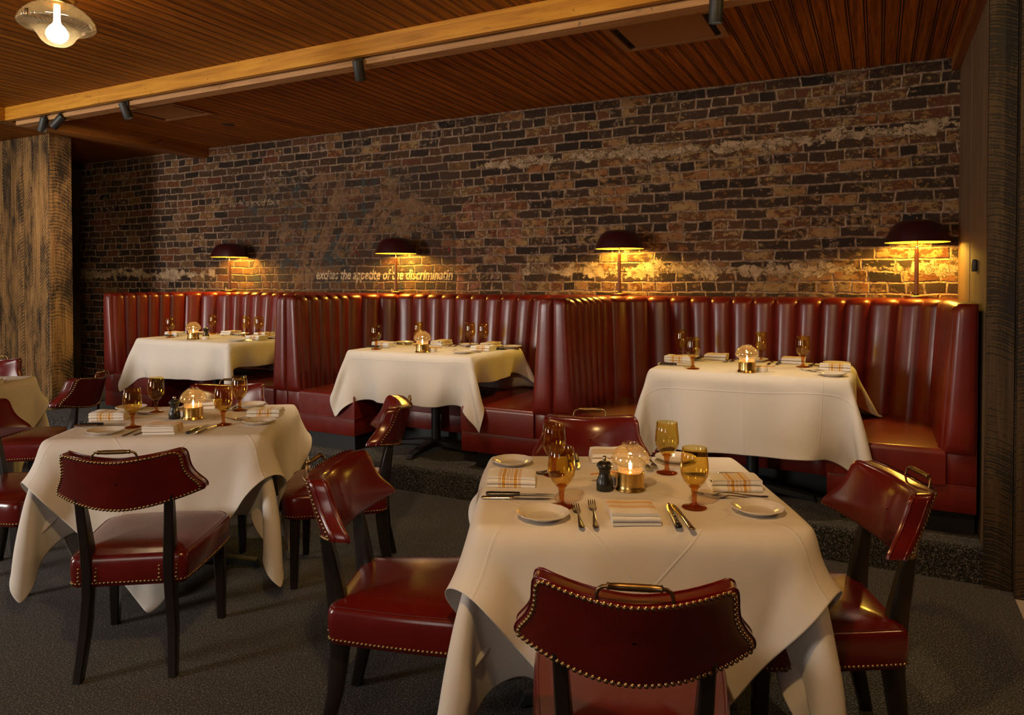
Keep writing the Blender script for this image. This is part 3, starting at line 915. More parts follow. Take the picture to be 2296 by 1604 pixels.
def make_booth():
    b = empty('booth_banquette', (0, 0, 0))
    sc = obj('seat_cushion', prism(seat_poly(), .264, .448, .032, 4), M['booth_leather'], b)
    m = MB()
    lp = [(x, y, .263) for x, y in seat_poly(-.003, FRONT - .023)[:16]]
    m.tube(lp, .0042, 8)
    for s in (-1, 1):
        m.tube([(s * (HW - .002), FRONT - .004, .263), (s * (HW - ST), FRONT - .004, .263)], .0042, 8)
        m.tube([(s * (HW - .003), FRONT - .008, .135), (s * (HW - .003), FRONT - .008, 1.18)], .0022, 6)
    m.build('piping', M['booth_leather'], sc)
    m = MB()
    top = seat_poly(.022, FRONT - .02 + .028)
    lp = [(x, y, .4495) for x, y in seat_poly(.03, FRONT - .02 + .030)[:16]]
    m.tube(lp, .0014, 5)
    m.build('stitching', M['thread'], sc)
    obj('seat_rail', prism([(-HW + .001, FRONT - .006), (-HW + .001, -.01), (HW - .001, -.01), (HW - .001, FRONT - .006), (IN + .004, FRONT - .016)] +
        arc(IN - .116, YB - .116, .12, 0, 90, 6) + arc(-IN + .116, YB - .116, .12, 90, 180, 6) + [(-IN - .004, FRONT - .016)], .128, .262, .004, 2, True), M['booth_leather'], b)
    for s in (-1, 1):
        me = bevel_box(*sorted((s * (HW - .0015), s * (HW - ST + .002))), FRONT - .006, FRONT + .30, .264, .43, .006, 2)
        obj('side_block', me, M['booth_leather'], b)
        obj('end_panel', end_panel(s), M['booth_leather'], b)
    obj('tufted_back', tufted_back(), M['booth_leather'], b)
    k = .07
    obj('plinth', prism([(-HW, FRONT + k), (-HW, -.02), (HW, -.02), (HW, FRONT + k), (IN + k, FRONT + k), (IN + k, YB + k), (-IN - k, YB + k), (-IN - k, FRONT + k)], .0, .128), M['black_plinth'], b)
    return b
bp = make_booth()
for i, (x, lab) in enumerate(zip(BX, ('red channel tufted leather booth at the left end beside the dark pier', 'red channel tufted leather booth in the middle, between the other two',
                                      'red channel tufted leather booth at the right end against the timber post'))):
    o = bp if i == 0 else copy_tree(bp)
    o.location = (x + HW, WALL_Y - .002, STEP_Z)
    tag(o, lab, 'booth', 'red leather booths along the brick wall')

# ------------------------------------------------------------------ lamps on the booth backs
def make_booth_lamp():
    l = empty('table_lamp', (0, 0, 0))
    MB().lathe([(0, 0), (.068, 0), (.07, .003), (.07, .016), (.066, .020), (0, .020)], 40).build('base', M['dark_brass'], l)
    MB().lathe([(.016, .020), (.018, .034), (.013, .036)], 20).build('collar', M['dark_brass'], l)
    m = MB()
    prof = []
    for i in range(61):
        z = .03 + .295 * i / 60
        prof.append((.0118 + .0012 * (1 if i % 3 else 0), z))
    m.lathe(prof, 18)
    m.build('wrapped_stem', M['stem_leather'], l)
    MB().lathe([(.009, .325), (.0095, .335), (.006, .338), (.006, .46), (.01, .462), (.01, .485), (.004, .49)], 16).build('rod', M['polished_brass'], l)
    P = [(.190, .366), (.186, .378), (.178, .402), (.164, .436), (.148, .466), (.126, .490), (.10, .503), (.06, .510), (.02, .512)]
    outer = MB().lathe(P, 56)
    outer.build('lamp_shade', M['shade_red'], l)
    MB().lathe([(r - .003, z - .001 if i == 0 else z - .003) for i, (r, z) in enumerate(P)], 56).build('shade_lining', M['shade_gold'], l)
    MB().lathe([(.001, .535), (.005, .530), (.006, .524), (.004, .517), (.008, .513), (.02, .511)], 14).build('finial', M['dark_brass'], l)
    for s in (-1, 1):
        bl = MB().lathe([(.001, 0), (.013, .008), (.017, .022), (.013, .038), (.007, .05), (.007, .06)], 14).build('bulb', M['bulb_dim'], l, (s * .055, 0, .405))
    MB().tube([(.005, .05, .012), (.03, .09, .006), (.09, .13, .006), (.13, .15, -.0)], .0028, 6).build('cord', M['cord_black'], l)
    MB().lathe([(.004, .020), (.004, .034), (.006, .036), (.006, .044), (.001, .046)], 10, (-.03, -.02, 0)).build('switch', M['polished_brass'], l)
    return l
emissive('bulb_dim', (1.0, .66, .26), 14)
lp = make_booth_lamp()
LAMPS = [(-6.10, 'dark red domed lamp on the left booth, leftmost of the row of four'),
         (-3.94, 'dark red domed lamp on the middle booth in front of the faded sign lettering'),
         (-1.80, 'dark red domed lamp between the middle and right booths on bare brick'),
         (.218, 'dark red domed lamp in the corner beside the plain timber boards, rightmost of the row')]
for i, (x, lab) in enumerate(LAMPS):
    o = lp if i == 0 else copy_tree(lp)
    o.location = (x, 5.322, STEP_Z + 1.187)
    tag(o, lab, 'lamp', 'domed lamps along the booth backs')
# ------------------------------------------------------------------ cloth draping (small position based solver, table centred frame)
def sd_push(P, W, box, mar):
    cx, cy, a, hx, hy, z0, z1, r = box
    ca, sa = cos(a), sin(a)
    x = P[:, 0] - cx; y = P[:, 1] - cy
    L = np.stack([x * ca + y * sa, -x * sa + y * ca, P[:, 2] - (z0 + z1) / 2], 1)
    h = np.array([hx, hy, (z1 - z0) / 2]) - r
    q = np.abs(L) - h; s = np.where(L < 0, -1.0, 1.0)
    qp = np.maximum(q, 0); ln = np.linalg.norm(qp, axis=1)
    d = ln + np.minimum(q.max(1), 0) - r - mar
    hit = (d < 0) & (W > 0)
    if not hit.any(): return
    n = np.zeros_like(L)
    out = ln > 1e-9
    n[out] = qp[out] / ln[out, None] * s[out]
    ins = ~out; k = q[ins].argmax(1)
    n[ins, k] = s[ins, k] if ins.any() else 0
    n = n[hit]; dd = d[hit, None]
    L2 = L[hit] - n * dd
    P[hit, 0] = cx + L2[:, 0] * ca - L2[:, 1] * sa
    P[hit, 1] = cy + L2[:, 0] * sa + L2[:, 1] * ca
    P[hit, 2] = L2[:, 2] + (z0 + z1) / 2

def drape(w, d, top, cw, cd, ang=0.0, off=(0, 0), boxes=(), under=None, mar=.003, n=40, steps=150, seed=1, fine=95):
    G, U, V = drape1(w, d, top, cw, cd, ang, off, boxes, under, mar, n, steps, seed)
    return drape1(w, d, top, cw, cd, ang, off, boxes, under, mar, n * 2 - 1, fine, seed, start=G)
def drape1(w, d, top, cw, cd, ang, off, boxes, under, mar, n, steps, seed, zfloor=.012, start=None):
    rng = np.random.default_rng(seed)
    nx = n; ny = max(24, int(round(n * cd / cw)))
    if start is not None: ny = start.shape[1] * 2 - 1
    U, V = np.meshgrid(np.linspace(-cw / 2, cw / 2, nx), np.linspace(-cd / 2, cd / 2, ny), indexing='ij')
    ca, sa = cos(ang), sin(ang)
    P = np.stack([off[0] + U * ca - V * sa, off[1] + U * sa + V * ca, np.full_like(U, top + mar)], 2)
    inside = (np.abs(P[..., 0]) < w / 2 - .012) & (np.abs(P[..., 1]) < d / 2 - .012)
    P[..., 2] += rng.normal(0, .0015, U.shape) * ~inside
    W = np.where(inside, 0.0, 1.0)
    X0 = P
    if start is not None:
        X0 = np.zeros_like(P); X0[::2, ::2] = start
        X0[1::2, ::2] = (start[:-1] + start[1:]) / 2
        X0[:, 1::2] = (X0[:, :-1:2] + X0[:, 2::2]) / 2
        X0 = np.where(inside[..., None], P, X0)
    X = X0.reshape(-1, 3).copy(); Wf = W.ravel(); I = np.arange(nx * ny).reshape(nx, ny)
    batches = []
    def addb(A, B, st, bend):
        a = A.ravel(); b = B.ravel(); k = ((Wf[a] * Wf[b]) > 0) if bend else ((Wf[a] + Wf[b]) > 0); a = a[k]; b = b[k]
        if len(a) == 0: return
        L0 = np.linalg.norm(P.reshape(-1, 3)[a, :2] - P.reshape(-1, 3)[b, :2], axis=1)
        ws = Wf[a] + Wf[b]
        batches.append((a, b, L0, (Wf[a] / ws * st)[:, None], (Wf[b] / ws * st)[:, None]))
    for di, dj, st in ((1, 0, 1.0), (0, 1, 1.0), (1, 1, .35), (1, -1, .35), (2, 0, .3), (0, 2, .3), (4, 0, .16), (0, 4, .16)) + (((8, 0, .10), (0, 8, .10)) if start is not None else ()):
        A = I[:nx - di, max(0, -dj):ny - max(0, dj)]; B = I[di:, max(0, dj):ny + min(0, dj) if dj < 0 else ny]
        if dj < 0: B = I[di:, :ny + dj]
        ax = np.arange(A.shape[0])[:, None] + 0 * np.arange(A.shape[1])[None]; ay = ax * 0 + np.arange(A.shape[1])[None]
        key = (ax // di) % 2 if di else (ay // dj) % 2
        for c in (0, 1): addb(A[key == c], B[key == c], st, di > 1 or dj > 1)
    V0 = np.zeros_like(X); dt = 1 / 50; table = (0, 0, 0, w / 2, d / 2, top - .06, top, .010)
    rmap = None
    if under is not None:
        Q = under
        Q = np.concatenate([(Q[:-1] * (1 - t) + Q[1:] * t) for t in (0, .34, .67)], 0)
        Q = np.concatenate([(Q[:, :-1] * (1 - t) + Q[:, 1:] * t) for t in (0, .34, .67)], 1).reshape(-1, 3)
        Q = Q[Q[:, 2] < top - .004]
        NP, NZ = 200, 36; rmap = np.zeros((NP, NZ))
        ph = ((np.arctan2(Q[:, 1], Q[:, 0]) / (2 * PI)) % 1 * NP).astype(int) % NP
        zi = np.clip((Q[:, 2] / top * NZ).astype(int), 0, NZ - 1)
        np.maximum.at(rmap, (ph, zi), np.hypot(Q[:, 0], Q[:, 1]))
        m2 = rmap.copy()
        for s in (-1, 1):
            m2 = np.maximum(m2, np.roll(rmap, s, 0))
        m3 = m2.copy(); m3[:, 1:] = np.maximum(m3[:, 1:], m2[:, :-1]); m3[:, :-1] = np.maximum(m3[:, :-1], m2[:, 1:])
        rmap = m3
    for it in range(steps):
        V0[:, 2] -= 9.8 * dt
        V0 *= .965 if (it < steps * .7 and start is None) else .92
        Y = X + V0 * dt * Wf[:, None]
        for k in range(6 if start is None else 8):
            for a, b, L0, wa, wb in batches:
                D = Y[a] - Y[b]; ln = np.linalg.norm(D, axis=1); C = ((ln - L0) / np.maximum(ln, 1e-9))[:, None] * D
                Y[a] -= wa * C; Y[b] += wb * C
            if k % 4 in (1, 3):
                sd_push(Y, Wf, table, mar)
                for bx in boxes: sd_push(Y, Wf, bx, .006)
                if rmap is not None:
                    r = np.hypot(Y[:, 0], Y[:, 1]); low = (Y[:, 2] < top - .003) & (Wf > 0)
                    ph = ((np.arctan2(Y[:, 1], Y[:, 0]) / (2 * PI)) % 1 * NP).astype(int) % NP
                    zi = np.clip((Y[:, 2] / top * NZ).astype(int), 0, NZ - 1)
                    lim = rmap[ph, zi] + .007
                    hit = low & (lim > .01) & (r < lim)
                    Y[hit, :2] *= (lim[hit] / r[hit])[:, None]
                Y[:, 2] = np.maximum(Y[:, 2], zfloor)
        V0 = (Y - X) / dt; sp = np.linalg.norm(V0, axis=1, keepdims=True)
        V0 *= np.minimum(1, 3.0 / np.maximum(sp, 1e-6))
        X = Y
    G = X.reshape(nx, ny, 3)
    if start is not None:                                 # iron out the smallest ripples of the hanging part
        hang = (W > 0)[..., None]
        for k in range(3):
            A = G.copy()
            A[1:-1] = (G[:-2] + G[2:]) / 4 + G[1:-1] / 2
            B = A.copy(); B[:, 1:-1] = (A[:, :-2] + A[:, 2:]) / 4 + A[:, 1:-1] / 2
            G = np.where(hang, G * .35 + B * .65, G)
    return G, U, V

def cloth_mesh(G, U, V):
    nx, ny, _ = G.shape
    f = [(i * ny + j, (i + 1) * ny + j, (i + 1) * ny + j + 1, i * ny + j + 1) for i in range(nx - 1) for j in range(ny - 1)]
    me = bpy.data.meshes.new('cloth'); me.from_pydata(G.reshape(-1, 3).tolist(), [], f)
    uv = me.uv_layers.new(name='UVMap'); u = U.ravel(); v = V.ravel()
    for l in me.loops: uv.data[l.index].uv = (u[l.vertex_index], v[l.vertex_index])
    for p in me.polygons: p.use_smooth = True
    me.update()
    return me
def cloth_obj(name, G, U, V, loc, rz, label, group):
    o = obj(name, cloth_mesh(G, U, V), M['linen'], None, loc, (0, 0, rz))
    s = o.modifiers.new('sub', 'SUBSURF'); s.levels = 2; s.render_levels = 2
    k = o.modifiers.new('thick', 'SOLIDIFY'); k.thickness = .0012; k.offset = 0
    return tag(o, label, 'tablecloth', group)

# ------------------------------------------------------------------ tables
def make_table(w, d, loc, rz, label, h=.75):
    t = empty('dining_table', loc, rz, label, 'table')
    a, b, r = w / 2 - .022, d / 2 - .022, .06
    P = arc(a - r, b - r, r, 0, 90, 6) + arc(-a + r, b - r, r, 90, 180, 6) + arc(-a + r, -b + r, r, 180, 270, 6) + arc(a - r, -b + r, r, 270, 360, 6)
    obj('tabletop', prism(P, h - .036, h - .005, .010, 3), M['dark_wood'], t)
    MB().lathe([(.036, .04), (.036, h - .05), (.12, h - .045), (.12, h - .03)], 28).build('pedestal', M['cast_iron'], t)
    m = MB()
    for k in range(4):
        a = R(45 + 90 * k) if False else R(90 * k)
        m.bar([(0, 0, .055), (.10 * cos(a), .10 * sin(a), .058), (.28 * cos(a), .28 * sin(a), .036), (.345 * cos(a), .345 * sin(a), .026), (.36 * cos(a), .36 * sin(a), .004)],
              [.042, .04, .034, .03, .026], [.022, .024, .016, .014, .008], (-sin(a), cos(a), 0))
    m.lathe([(.0, .09), (.04, .088), (.058, .075), (.062, .05), (.0, .03)], 24)
    m.build('pedestal_base', M['cast_iron'], t)
    return t
def chair_boxes(c, ang, keys):
    out = []; ca, sa = cos(ang), sin(ang)
    for k in keys:
        x, y, a = CHAIRS[k]; dx, dy = x - c[0], y - c[1]
        out.append((dx * ca + dy * sa, -dx * sa + dy * ca, R(a - 90) - ang, .248, .25, -.2, .474, .05))
    return out
TABLES = {}
def square_table(key, c, ang, w, d, lab, seed, uoff=(0, 0), ooff=(0, 0), osz=1.58, usz=1.68):
    ang = R(ang); loc = (c[0], c[1], 0); H = .765
    make_table(w, d, loc, ang, 'pedestal table under white cloths, ' + lab, H)
    G, U, V = drape(w, d, H, usz, usz, R(2.5), uoff, (), None, .003, 38, 150, seed)
    cloth_obj('tablecloth', G, U, V, loc, ang, 'white under cloth with folded corners on ' + lab, 'white tablecloths')
    G2, U2, V2 = drape(w, d, H, osz, osz, R(45), ooff, (), G, .0065, 40, 160, seed + 5)
    cloth_obj('tablecloth', G2, U2, V2, loc, ang, 'white top cloth laid cornerwise over ' + lab, 'white tablecloths')
    TABLES[key] = (c, ang, w, d, H + .0078, lab)
def booth_table(key, c, w, d, booth, lab, seed, sides, front):
    loc = (c[0], c[1], STEP_Z); H = .775
    cw = w + 2 * sides; cd = d + front + .30; off = (0, (.30 - front) / 2)
    make_table(w, d, loc, 0.0, 'pedestal table under a white cloth, ' + lab, H)
    x0 = BX[booth] - c[0]; bx = []
    yb = WALL_Y - c[1]
    for a, b in ((x0, x0 + ST + SD), (x0 + BW - ST - SD, x0 + BW)):
        bx.append(((a + b) / 2, (4.2 + WALL_Y) / 2 - c[1], 0, (b - a) / 2, (WALL_Y - 4.2) / 2, -.3, .446, .03))
    bx.append((x0 + BW / 2, yb - .42, 0, BW / 2, .42, -.3, .446, .03))
    bx.append((x0 + BW / 2, yb + .6, 0, BW / 2, .6 + .30, .2, 1.3, .02))
    G, U, V = drape(w, d, H, cw, cd, R(1.0), off, bx, None, .003, 40, 150, seed)
    cloth_obj('tablecloth', G, U, V, loc, 0.0, 'white cloth over ' + lab, 'white tablecloths')
    TABLES[key] = (c, 0.0, w, d, STEP_Z + H + .0042, lab)
square_table('F', (-.775, 2.359), 26, 1.0, .875, 'the nearest square table', 3)
square_table('L', (-3.143, 2.454), 34.0, .98, .865, 'the left square table', 8, usz=1.62)
square_table('N', (-5.727, 2.477), 37, .98, .865, 'the table cut by the left photo edge', 13)
booth_table('T1', (-5.44, 4.59), 1.235, .80, 0, 'the table in the left booth', 21, .20, .31)
booth_table('T2', (-3.03, 4.60), 1.13, .80, 1, 'the table in the middle booth', 25, .18, .335)
booth_table('T3', (-.678, 4.525), 1.125, .80, 2, 'the table in the right booth', 29, .22, .41)

# ------------------------------------------------------------------ table ware
def make_goblet():
    g = empty('goblet', (0, 0, 0))
    prof = [(.0085, .062), (.020, .069), (.032, .083), (.0405, .101), (.0435, .118), (.043, .135), (.0405, .160), (.0375, .188), (.0368, .1885), (.0362, .188), (.0392, .160), (.0417, .135), (.042, .118), (.039, .102), (.030, .085), (.016, .0735), (.001, .0715)]
    MB().lathe(prof, 48).build('bowl', M['amber_bowl'], g, ang=70)
    MB().lathe([(.001, .0), (.036, .0), (.0385, .002), (.036, .004), (.018, .007), (.0095, .013), (.0078, .022), (.0085, .045), (.0115, .060), (.018, .0665), (.010, .0695), (.001, .070)], 40).build('stem', M['amber_stem'], g, ang=70)
    return g
def make_candle():
    c = empty('candle_lamp', (0, 0, 0))
    MB().lathe([(.001, 0), (.052, 0), (.053, .002), (.052, .005), (.049, .010), (.0475, .018), (.0475, .060), (.046, .0615), (.044, .060), (.044, .050), (.001, .050)], 48).build('brass_base', M['polished_brass'], c)
    gl = [(.040, .052), (.0425, .062), (.044, .078), (.046, .083), (.056, .088), (.0635, .096), (.0645, .106), (.060, .120), (.050, .134), (.037, .145), (.028, .150), (.0265, .154), (.0275, .157)]
    inner = [(r - .0018, z) for r, z in reversed(gl)]
    MB().lathe(gl + inner, 48).build('glass_globe', M['clear_globe'], c, ang=70)
    MB().lathe([(.001, .050), (.018, .050), (.018, .058), (.006, .060), (.0025, .064), (.001, .066)], 20).build('wick_holder', M['polished_brass'], c)
    MB().lathe([(.0005, .0655), (.0035, .068), (.0052, .074), (.0048, .080), (.003, .087), (.0012, .094), (.0003, .098)], 14).build('flame', M['flame'], c)
    return c
def make_pepper():
    p = empty('pepper_mill', (0, 0, 0))
    MB().lathe([(.001, 0), (.027, 0), (.028, .002), (.028, .020), (.0265, .0215), (.028, .023), (.027, .034), (.022, .044), (.0185, .055), (.019, .066), (.022, .072), (.022, .075), (.001, .075)], 36).build('mill_body', M['pepper_black'], p)
    MB().lathe([(.001, .0755), (.022, .0755), (.025, .078), (.0275, .083), (.0255, .090), (.018, .096), (.008, .098), (.001, .098)], 36).build('mill_cap', M['pepper_black'], p)
    MB().lathe([(.001, .098), (.0035, .099), (.0035, .101), (.0075, .104), (.0085, .108), (.0072, .113), (.004, .1155), (.001, .116)], 20).build('knob', M['steel'], p)
    return p
def make_plate():
    prof = [(.001, .004), (.046, .004), (.050, .0055), (.055, .010), (.076, .0185), (.0785, .0195), (.079, .0182), (.076, .0160), (.056, .006), (.048, .0), (.001, .0005)]
    rows = []
    n = 72
    for r, z in prof:
        rows.append([(r * (1 + .012 * cos(12 * 2 * PI * k / n) * (r > .07)) * cos(2 * PI * k / n), r * (1 + .012 * cos(12 * 2 * PI * k / n) * (r > .07)) * sin(2 * PI * k / n), z) for k in range(n)])
    o = obj('bread_plate', MB().grid(rows, close_u=True).mesh(60), M['porcelain'])
    return o
def make_fork(L):
    m = MB()
    def strip(pts, th=.0011):
        rows = []
        for y, hw, z, dom in pts:
            rows.append([(-hw, y, z), (-hw * .5, y, z + dom), (hw * .5, y, z + dom), (hw, y, z), (hw * .5, y, z - th), (-hw * .5, y, z - th)])
        m.grid(rows, close_u=True, cap=True)
    s = L / .21
    strip([(0, .003, .0022, .001), (.004 * s, .0075, .0022, .001), (.012 * s, .0092, .0024, .0012), (.035 * s, .0072, .0030, .0014), (.07 * s, .0048, .0052, .0016), (.10 * s, .0034, .0085, .0018), (.120 * s, .0032, .0095, .0018),
           (.130 * s, .0042, .0088, .0014), (.138 * s, .0085, .0070, .0010), (.146 * s, .0112, .0048, .0008), (.160 * s, .0118, .0030, .0007)])
    for k in range(4):
        x = -.0099 + .0066 * k
        rows = []
        for y, hw, z in ((.158, .0025, .0031), (.172, .0019, .0027), (.19, .0017, .0046), (.203, .0014, .0078), (.21, .0006, .0098)):
            rows.append([(x - hw, y * s, z + .0006), (x + hw, y * s, z + .0006), (x + hw, y * s, z - .0006), (x - hw, y * s, z - .0006)])
        m.grid(rows, close_u=True, cap=True)
    return obj('fork', m.mesh(50), M['steel'])
def make_butter_knife():
    k = empty('butter_knife', (0, 0, 0))
    m = MB(); rows = []
    for y, hx, hz in ((0, .003, .002), (.003, .0085, .0040), (.012, .0092, .0045), (.05, .0080, .0046), (.085, .0066, .0046), (.098, .0062, .0042), (.102, .0078, .0048), (.106, .0060, .0040)):
        rows.append([(hx * cos(a), y, .0048 + hz * sin(a)) for a in [2 * PI * i / 10 for i in range(10)]])
    m.grid(rows, close_u=True, cap=True).build('handle', M['steel'], k)
    m = MB(); rows = []
    for y, x0, x1 in ((.104, -.005, .006), (.12, -.007, .007), (.15, -.0085, .0075), (.19, -.0095, .007), (.215, -.009, .005), (.228, -.005, .001), (.233, -.001, -.0002)):
        rows.append([(x0, y, .0040), ((x0 + x1) / 2, y, .0056), (x1, y, .0048), ((x0 + x1) / 2, y, .0034)])
    m.grid(rows, close_u=True, cap=True).build('blade', M['steel'], k)
    return k
def make_steak_knife():
    k = empty('steak_knife', (0, 0, 0))
    m = MB(); rows = []
    for y, hx, hz in ((0, .004, .003), (.004, .0105, .0062), (.018, .0118, .0068), (.045, .0098, .0064), (.075, .0105, .0066), (.10, .0095, .0062), (.112, .0078, .0055)):
        rows.append([(hx * cos(a), y, .0072 + hz * sin(a)) for a in [2 * PI * i / 10 for i in range(10)]])
    m.grid(rows, close_u=True, cap=True).build('handle', M['black_handle'], k)
    m = MB()
    for y in (.025, .055, .088): m.dome((0, y, .0135), (0, 0, 1), .0026)
    m.build('rivets', M['steel'], k)
    m = MB(); rows = []
    for y, x0, x1 in ((.110, -.0065, .0065), (.125, -.0085, .0075), (.16, -.0095, .0085), (.195, -.0070, .0085), (.215, -.001, .0075), (.226, .0055, .0062)):
        rows.append([(x0, y, .0060), ((x0 + x1) / 2, y, .0080), (x1, y, .0072), ((x0 + x1) / 2, y, .0058)])
    m.grid(rows, close_u=True, cap=True).build('blade', M['steel'], k)
    return k
def make_napkin(stripe, sx, sy, seed):
    rn = random.Random(seed); t = .0041; g = .0098; NLY = 4
    path = []
    for i in range(NLY):
        sgn = 1 if i % 2 == 0 else -1; z = .0042 + i * g
        e = sy / 2 - .004 * (i % 3)
        ys = [-e * sgn + 2 * e * sgn * k / 8 for k in range(9)]
        path += [(y, z + .0007 * sin(9 * y / sy + i)) for y in ys]
        if i < NLY - 1:
            path += [(e * sgn + sgn * (g / 2) * sin(R(a)), z + g / 2 - g / 2 * cos(R(a))) for a in (30, 60, 90, 120, 150)]
    off = []
    for k, (y, z) in enumerate(path):
        a = path[max(k - 1, 0)]; b = path[min(k + 1, len(path) - 1)]
        dy, dz = b[0] - a[0], b[1] - a[1]; L = math.hypot(dy, dz) or 1
        off.append((-dz / L * t, dy / L * t))
    loop = [(y + oy, z + oz) for (y, z), (oy, oz) in zip(path, off)] + [(y - oy, z - oz) for (y, z), (oy, oz) in reversed(list(zip(path, off)))]
    rows = []; NXX = 16
    for i in range(NXX + 1):
        f = i / NXX; x = -sx / 2 + sx * f
        e = .0010 * sin(7 * f + seed); sq = 1 - .06 * (abs(2 * f - 1) ** 6)
        rows.append([(x + .004 * sin(40 * z + seed), y * (1 + .015 * sin(5 * f + 30 * z + seed)) , z * sq + e * z / .03 * 1.0 + .0015 * sin(3.1 * f + seed) * (z / .034)) for y, z in loop])
    m = MB().grid(rows, close_u=True, cap=True)
    me = m.mesh(60)
    uv = me.uv_layers.new(name='UVMap')
    for l in me.loops:
        co = me.vertices[l.vertex_index].co
        uv.data[l.index].uv = ((co.x, co.y) if stripe == 'x' else (co.y - .022, co.x))
    return obj('napkin', me, M['napkin_cotton'])
def make_ramekin():
    b = empty('butter_dish', (0, 0, 0))
    MB().lathe([(.001, 0), (.030, 0), (.031, .002), (.0325, .026), (.031, .0275), (.0295, .026), (.029, .018), (.001, .018)], 36).build('dish', M['porcelain'], b)
    MB().lathe([(.001, .0182), (.028, .0182), (.024, .026), (.012, .030), (.001, .0305)], 24).build('butter', M['butter'], b)
    return b
def make_spreader():
    m = MB(); rows = []
    for x, w, z in ((-.058, .003, .0), (-.052, .0085, .0003), (-.03, .0095, .0006), (-.01, .0065, .0009), (.03, .0055, .0014), (.062, .0065, .0018), (.068, .003, .002)):
        rows.append([(x, -w, z), (x, 0, z + .0035), (x, w, z), (x, 0, z - .0022)])
    m.grid(rows, close_u=True, cap=True)
    return obj('wooden_spreader', m.mesh(50), M['olive_wood'])
PROT = dict(goblet=make_goblet(), candle=make_candle(), pepper=make_pepper(), plate=make_plate(), sfork=make_fork(.205), dfork=make_fork(.242), bknife=make_butter_knife(), sknife=make_steak_knife(),
            napx=make_napkin('x', .165, .10, 1), napy=make_napkin('y', .14, .125, 2), ramekin=make_ramekin(), spread=make_spreader())
USED = set()
def put(kind, x, y, z, rz, label, cat, group):
    p = PROT[kind]
    o = p if kind not in USED else copy_tree(p)
    USED.add(kind)
    o.location = (x, y, z); o.rotation_euler = (0, 0, rz)
    return tag(o, label, cat, group)
# default place setting: x to the sitter's right, y inwards from the table edge
DEF = dict(plate=(-.275, .10), f1=(-.178, .012), f2=(-.138, .006), nap=(-.015, .10), sk=(.100, .008), bk=(.140, .006), glass=(.215, .265))
def setting(T, side, where, shift=0.0, nap='x', ov={}, skip=(), tw=0.0):
    c, ang, w, d, z, lab = TABLES[T]
    o = dict(DEF); o.update(ov)
    base = {'near': 0, 'right': PI / 2, 'far': PI, 'left': -PI / 2}[side]
    half = d / 2 if side in ('near', 'far') else w / 2
    def pt(p):
        x, y = p[0] + shift, -half + p[1]
        X, Y = x * cos(base) - y * sin(base), x * sin(base) + y * cos(base)
        return c[0] + X * cos(ang) - Y * sin(ang), c[1] + X * sin(ang) + Y * cos(ang)
    r = base + ang; rn = random.Random(hash_s(T + side + where))
    j = lambda a=.05: rn.uniform(-a, a)
    L = where + ' of ' + lab.replace('the table cut by', 'the table at')
    X = pt(o['plate']); 'plate' in skip or put('plate', *X, z, r + j(.5), 'small white bread plate at ' + L, 'plate', 'bread plates')
    X = pt(o['f1']); 'f1' in skip or put('sfork', *X, z, r + j() + tw, 'shorter outer steel fork at ' + L, 'fork', 'forks')
    X = pt(o['f2']); 'f2' in skip or put('dfork', *X, z, r + j() + tw, 'longer inner steel fork at ' + L, 'fork', 'forks')
    X = pt(o['nap']); 'nap' in skip or put('napx' if nap == 'x' else 'napy', *X, z, r + (PI / 2 if nap == 'x' else 0) + j(), 'gold striped white napkin at ' + L, 'napkin', 'folded napkins')
    X = pt(o['sk']); 'sk' in skip or put('sknife', *X, z, r + j() + tw * .6, 'black handled steak knife at ' + L, 'knife', 'steak knives')
    X = pt(o['bk']); 'bk' in skip or put('bknife', *X, z, r + j() + tw * .6, 'all steel table knife at ' + L, 'knife', 'table knives')
    X = pt(o['glass']); 'glass' in skip or put('goblet', *X, z, j(3), 'amber stemmed goblet at ' + L, 'goblet', 'amber goblets')
def hash_s(s):
    h = 7
    for ch in s: h = (h * 31 + ord(ch)) % 100003
    return h
NEAR, FAR, LEFT, RIGHT = 'the near place', 'the far place', 'the left place', 'the right place'
setting('F', 'near', NEAR, nap='y', ov=dict(plate=(-.291, .092), glass=(.182, .197), nap=(-.027, .088), sk=(.093, .0), bk=(.130, -.012), f1=(-.182, .0), f2=(-.142, .0)))
setting('F', 'left', LEFT, ov=dict(plate=(-.276, .104), glass=(.239, .269), nap=(-.012, .105), f1=(-.150, .03), f2=(-.128, .04), sk=(.128, .025), bk=(.162, .012)))
setting('F', 'right', RIGHT, ov=dict(plate=(-.279, .135), glass=(.16, .325), nap=(-.02, .13), f1=(-.165, .06), f2=(-.125, .05), sk=(.10, .05), bk=(.14, .04)), tw=-.12)
setting('F', 'far', FAR, nap='y', ov=dict(plate=(-.243, .10), glass=(.241, .313), nap=(.016, .082), f1=(-.150, .04), f2=(-.115, .04), sk=(.145, .03), bk=(.175, .03)))
setting('L', 'near', NEAR, nap='y', ov=dict(plate=(-.250, .125), f1=(-.150, .05), f2=(-.105, .06), nap=(.0, .13), sk=(.130, .06), bk=(.170, .05), glass=(.235, .265)), tw=-.28)
setting('L', 'left', LEFT, ov=dict(plate=(-.322, .105), nap=(-.066, .10), sk=(.10, .03), bk=(.130, .02), glass=(.177, .307), f1=(-.20, .05), f2=(-.16, .05)))
setting('L', 'far', FAR, nap='y', ov=dict(plate=(-.245, .09), glass=(.22, .208), nap=(-.0, .085), sk=(.09, .05), bk=(.13, .06)))
setting('L', 'right', RIGHT, ov=dict(plate=(-.150, .09), nap=(.055, .10), glass=(.23, .278), f1=(-.075, .05), f2=(-.045, .05), sk=(.15, .03), bk=(.19, .03)), tw=-.15)
setting('N', 'right', 'the right place', ov=dict(plate=(.06, .13), nap=(-.06, .11), sk=(-.16, .0), bk=(-.13, .03)), skip=('glass',))
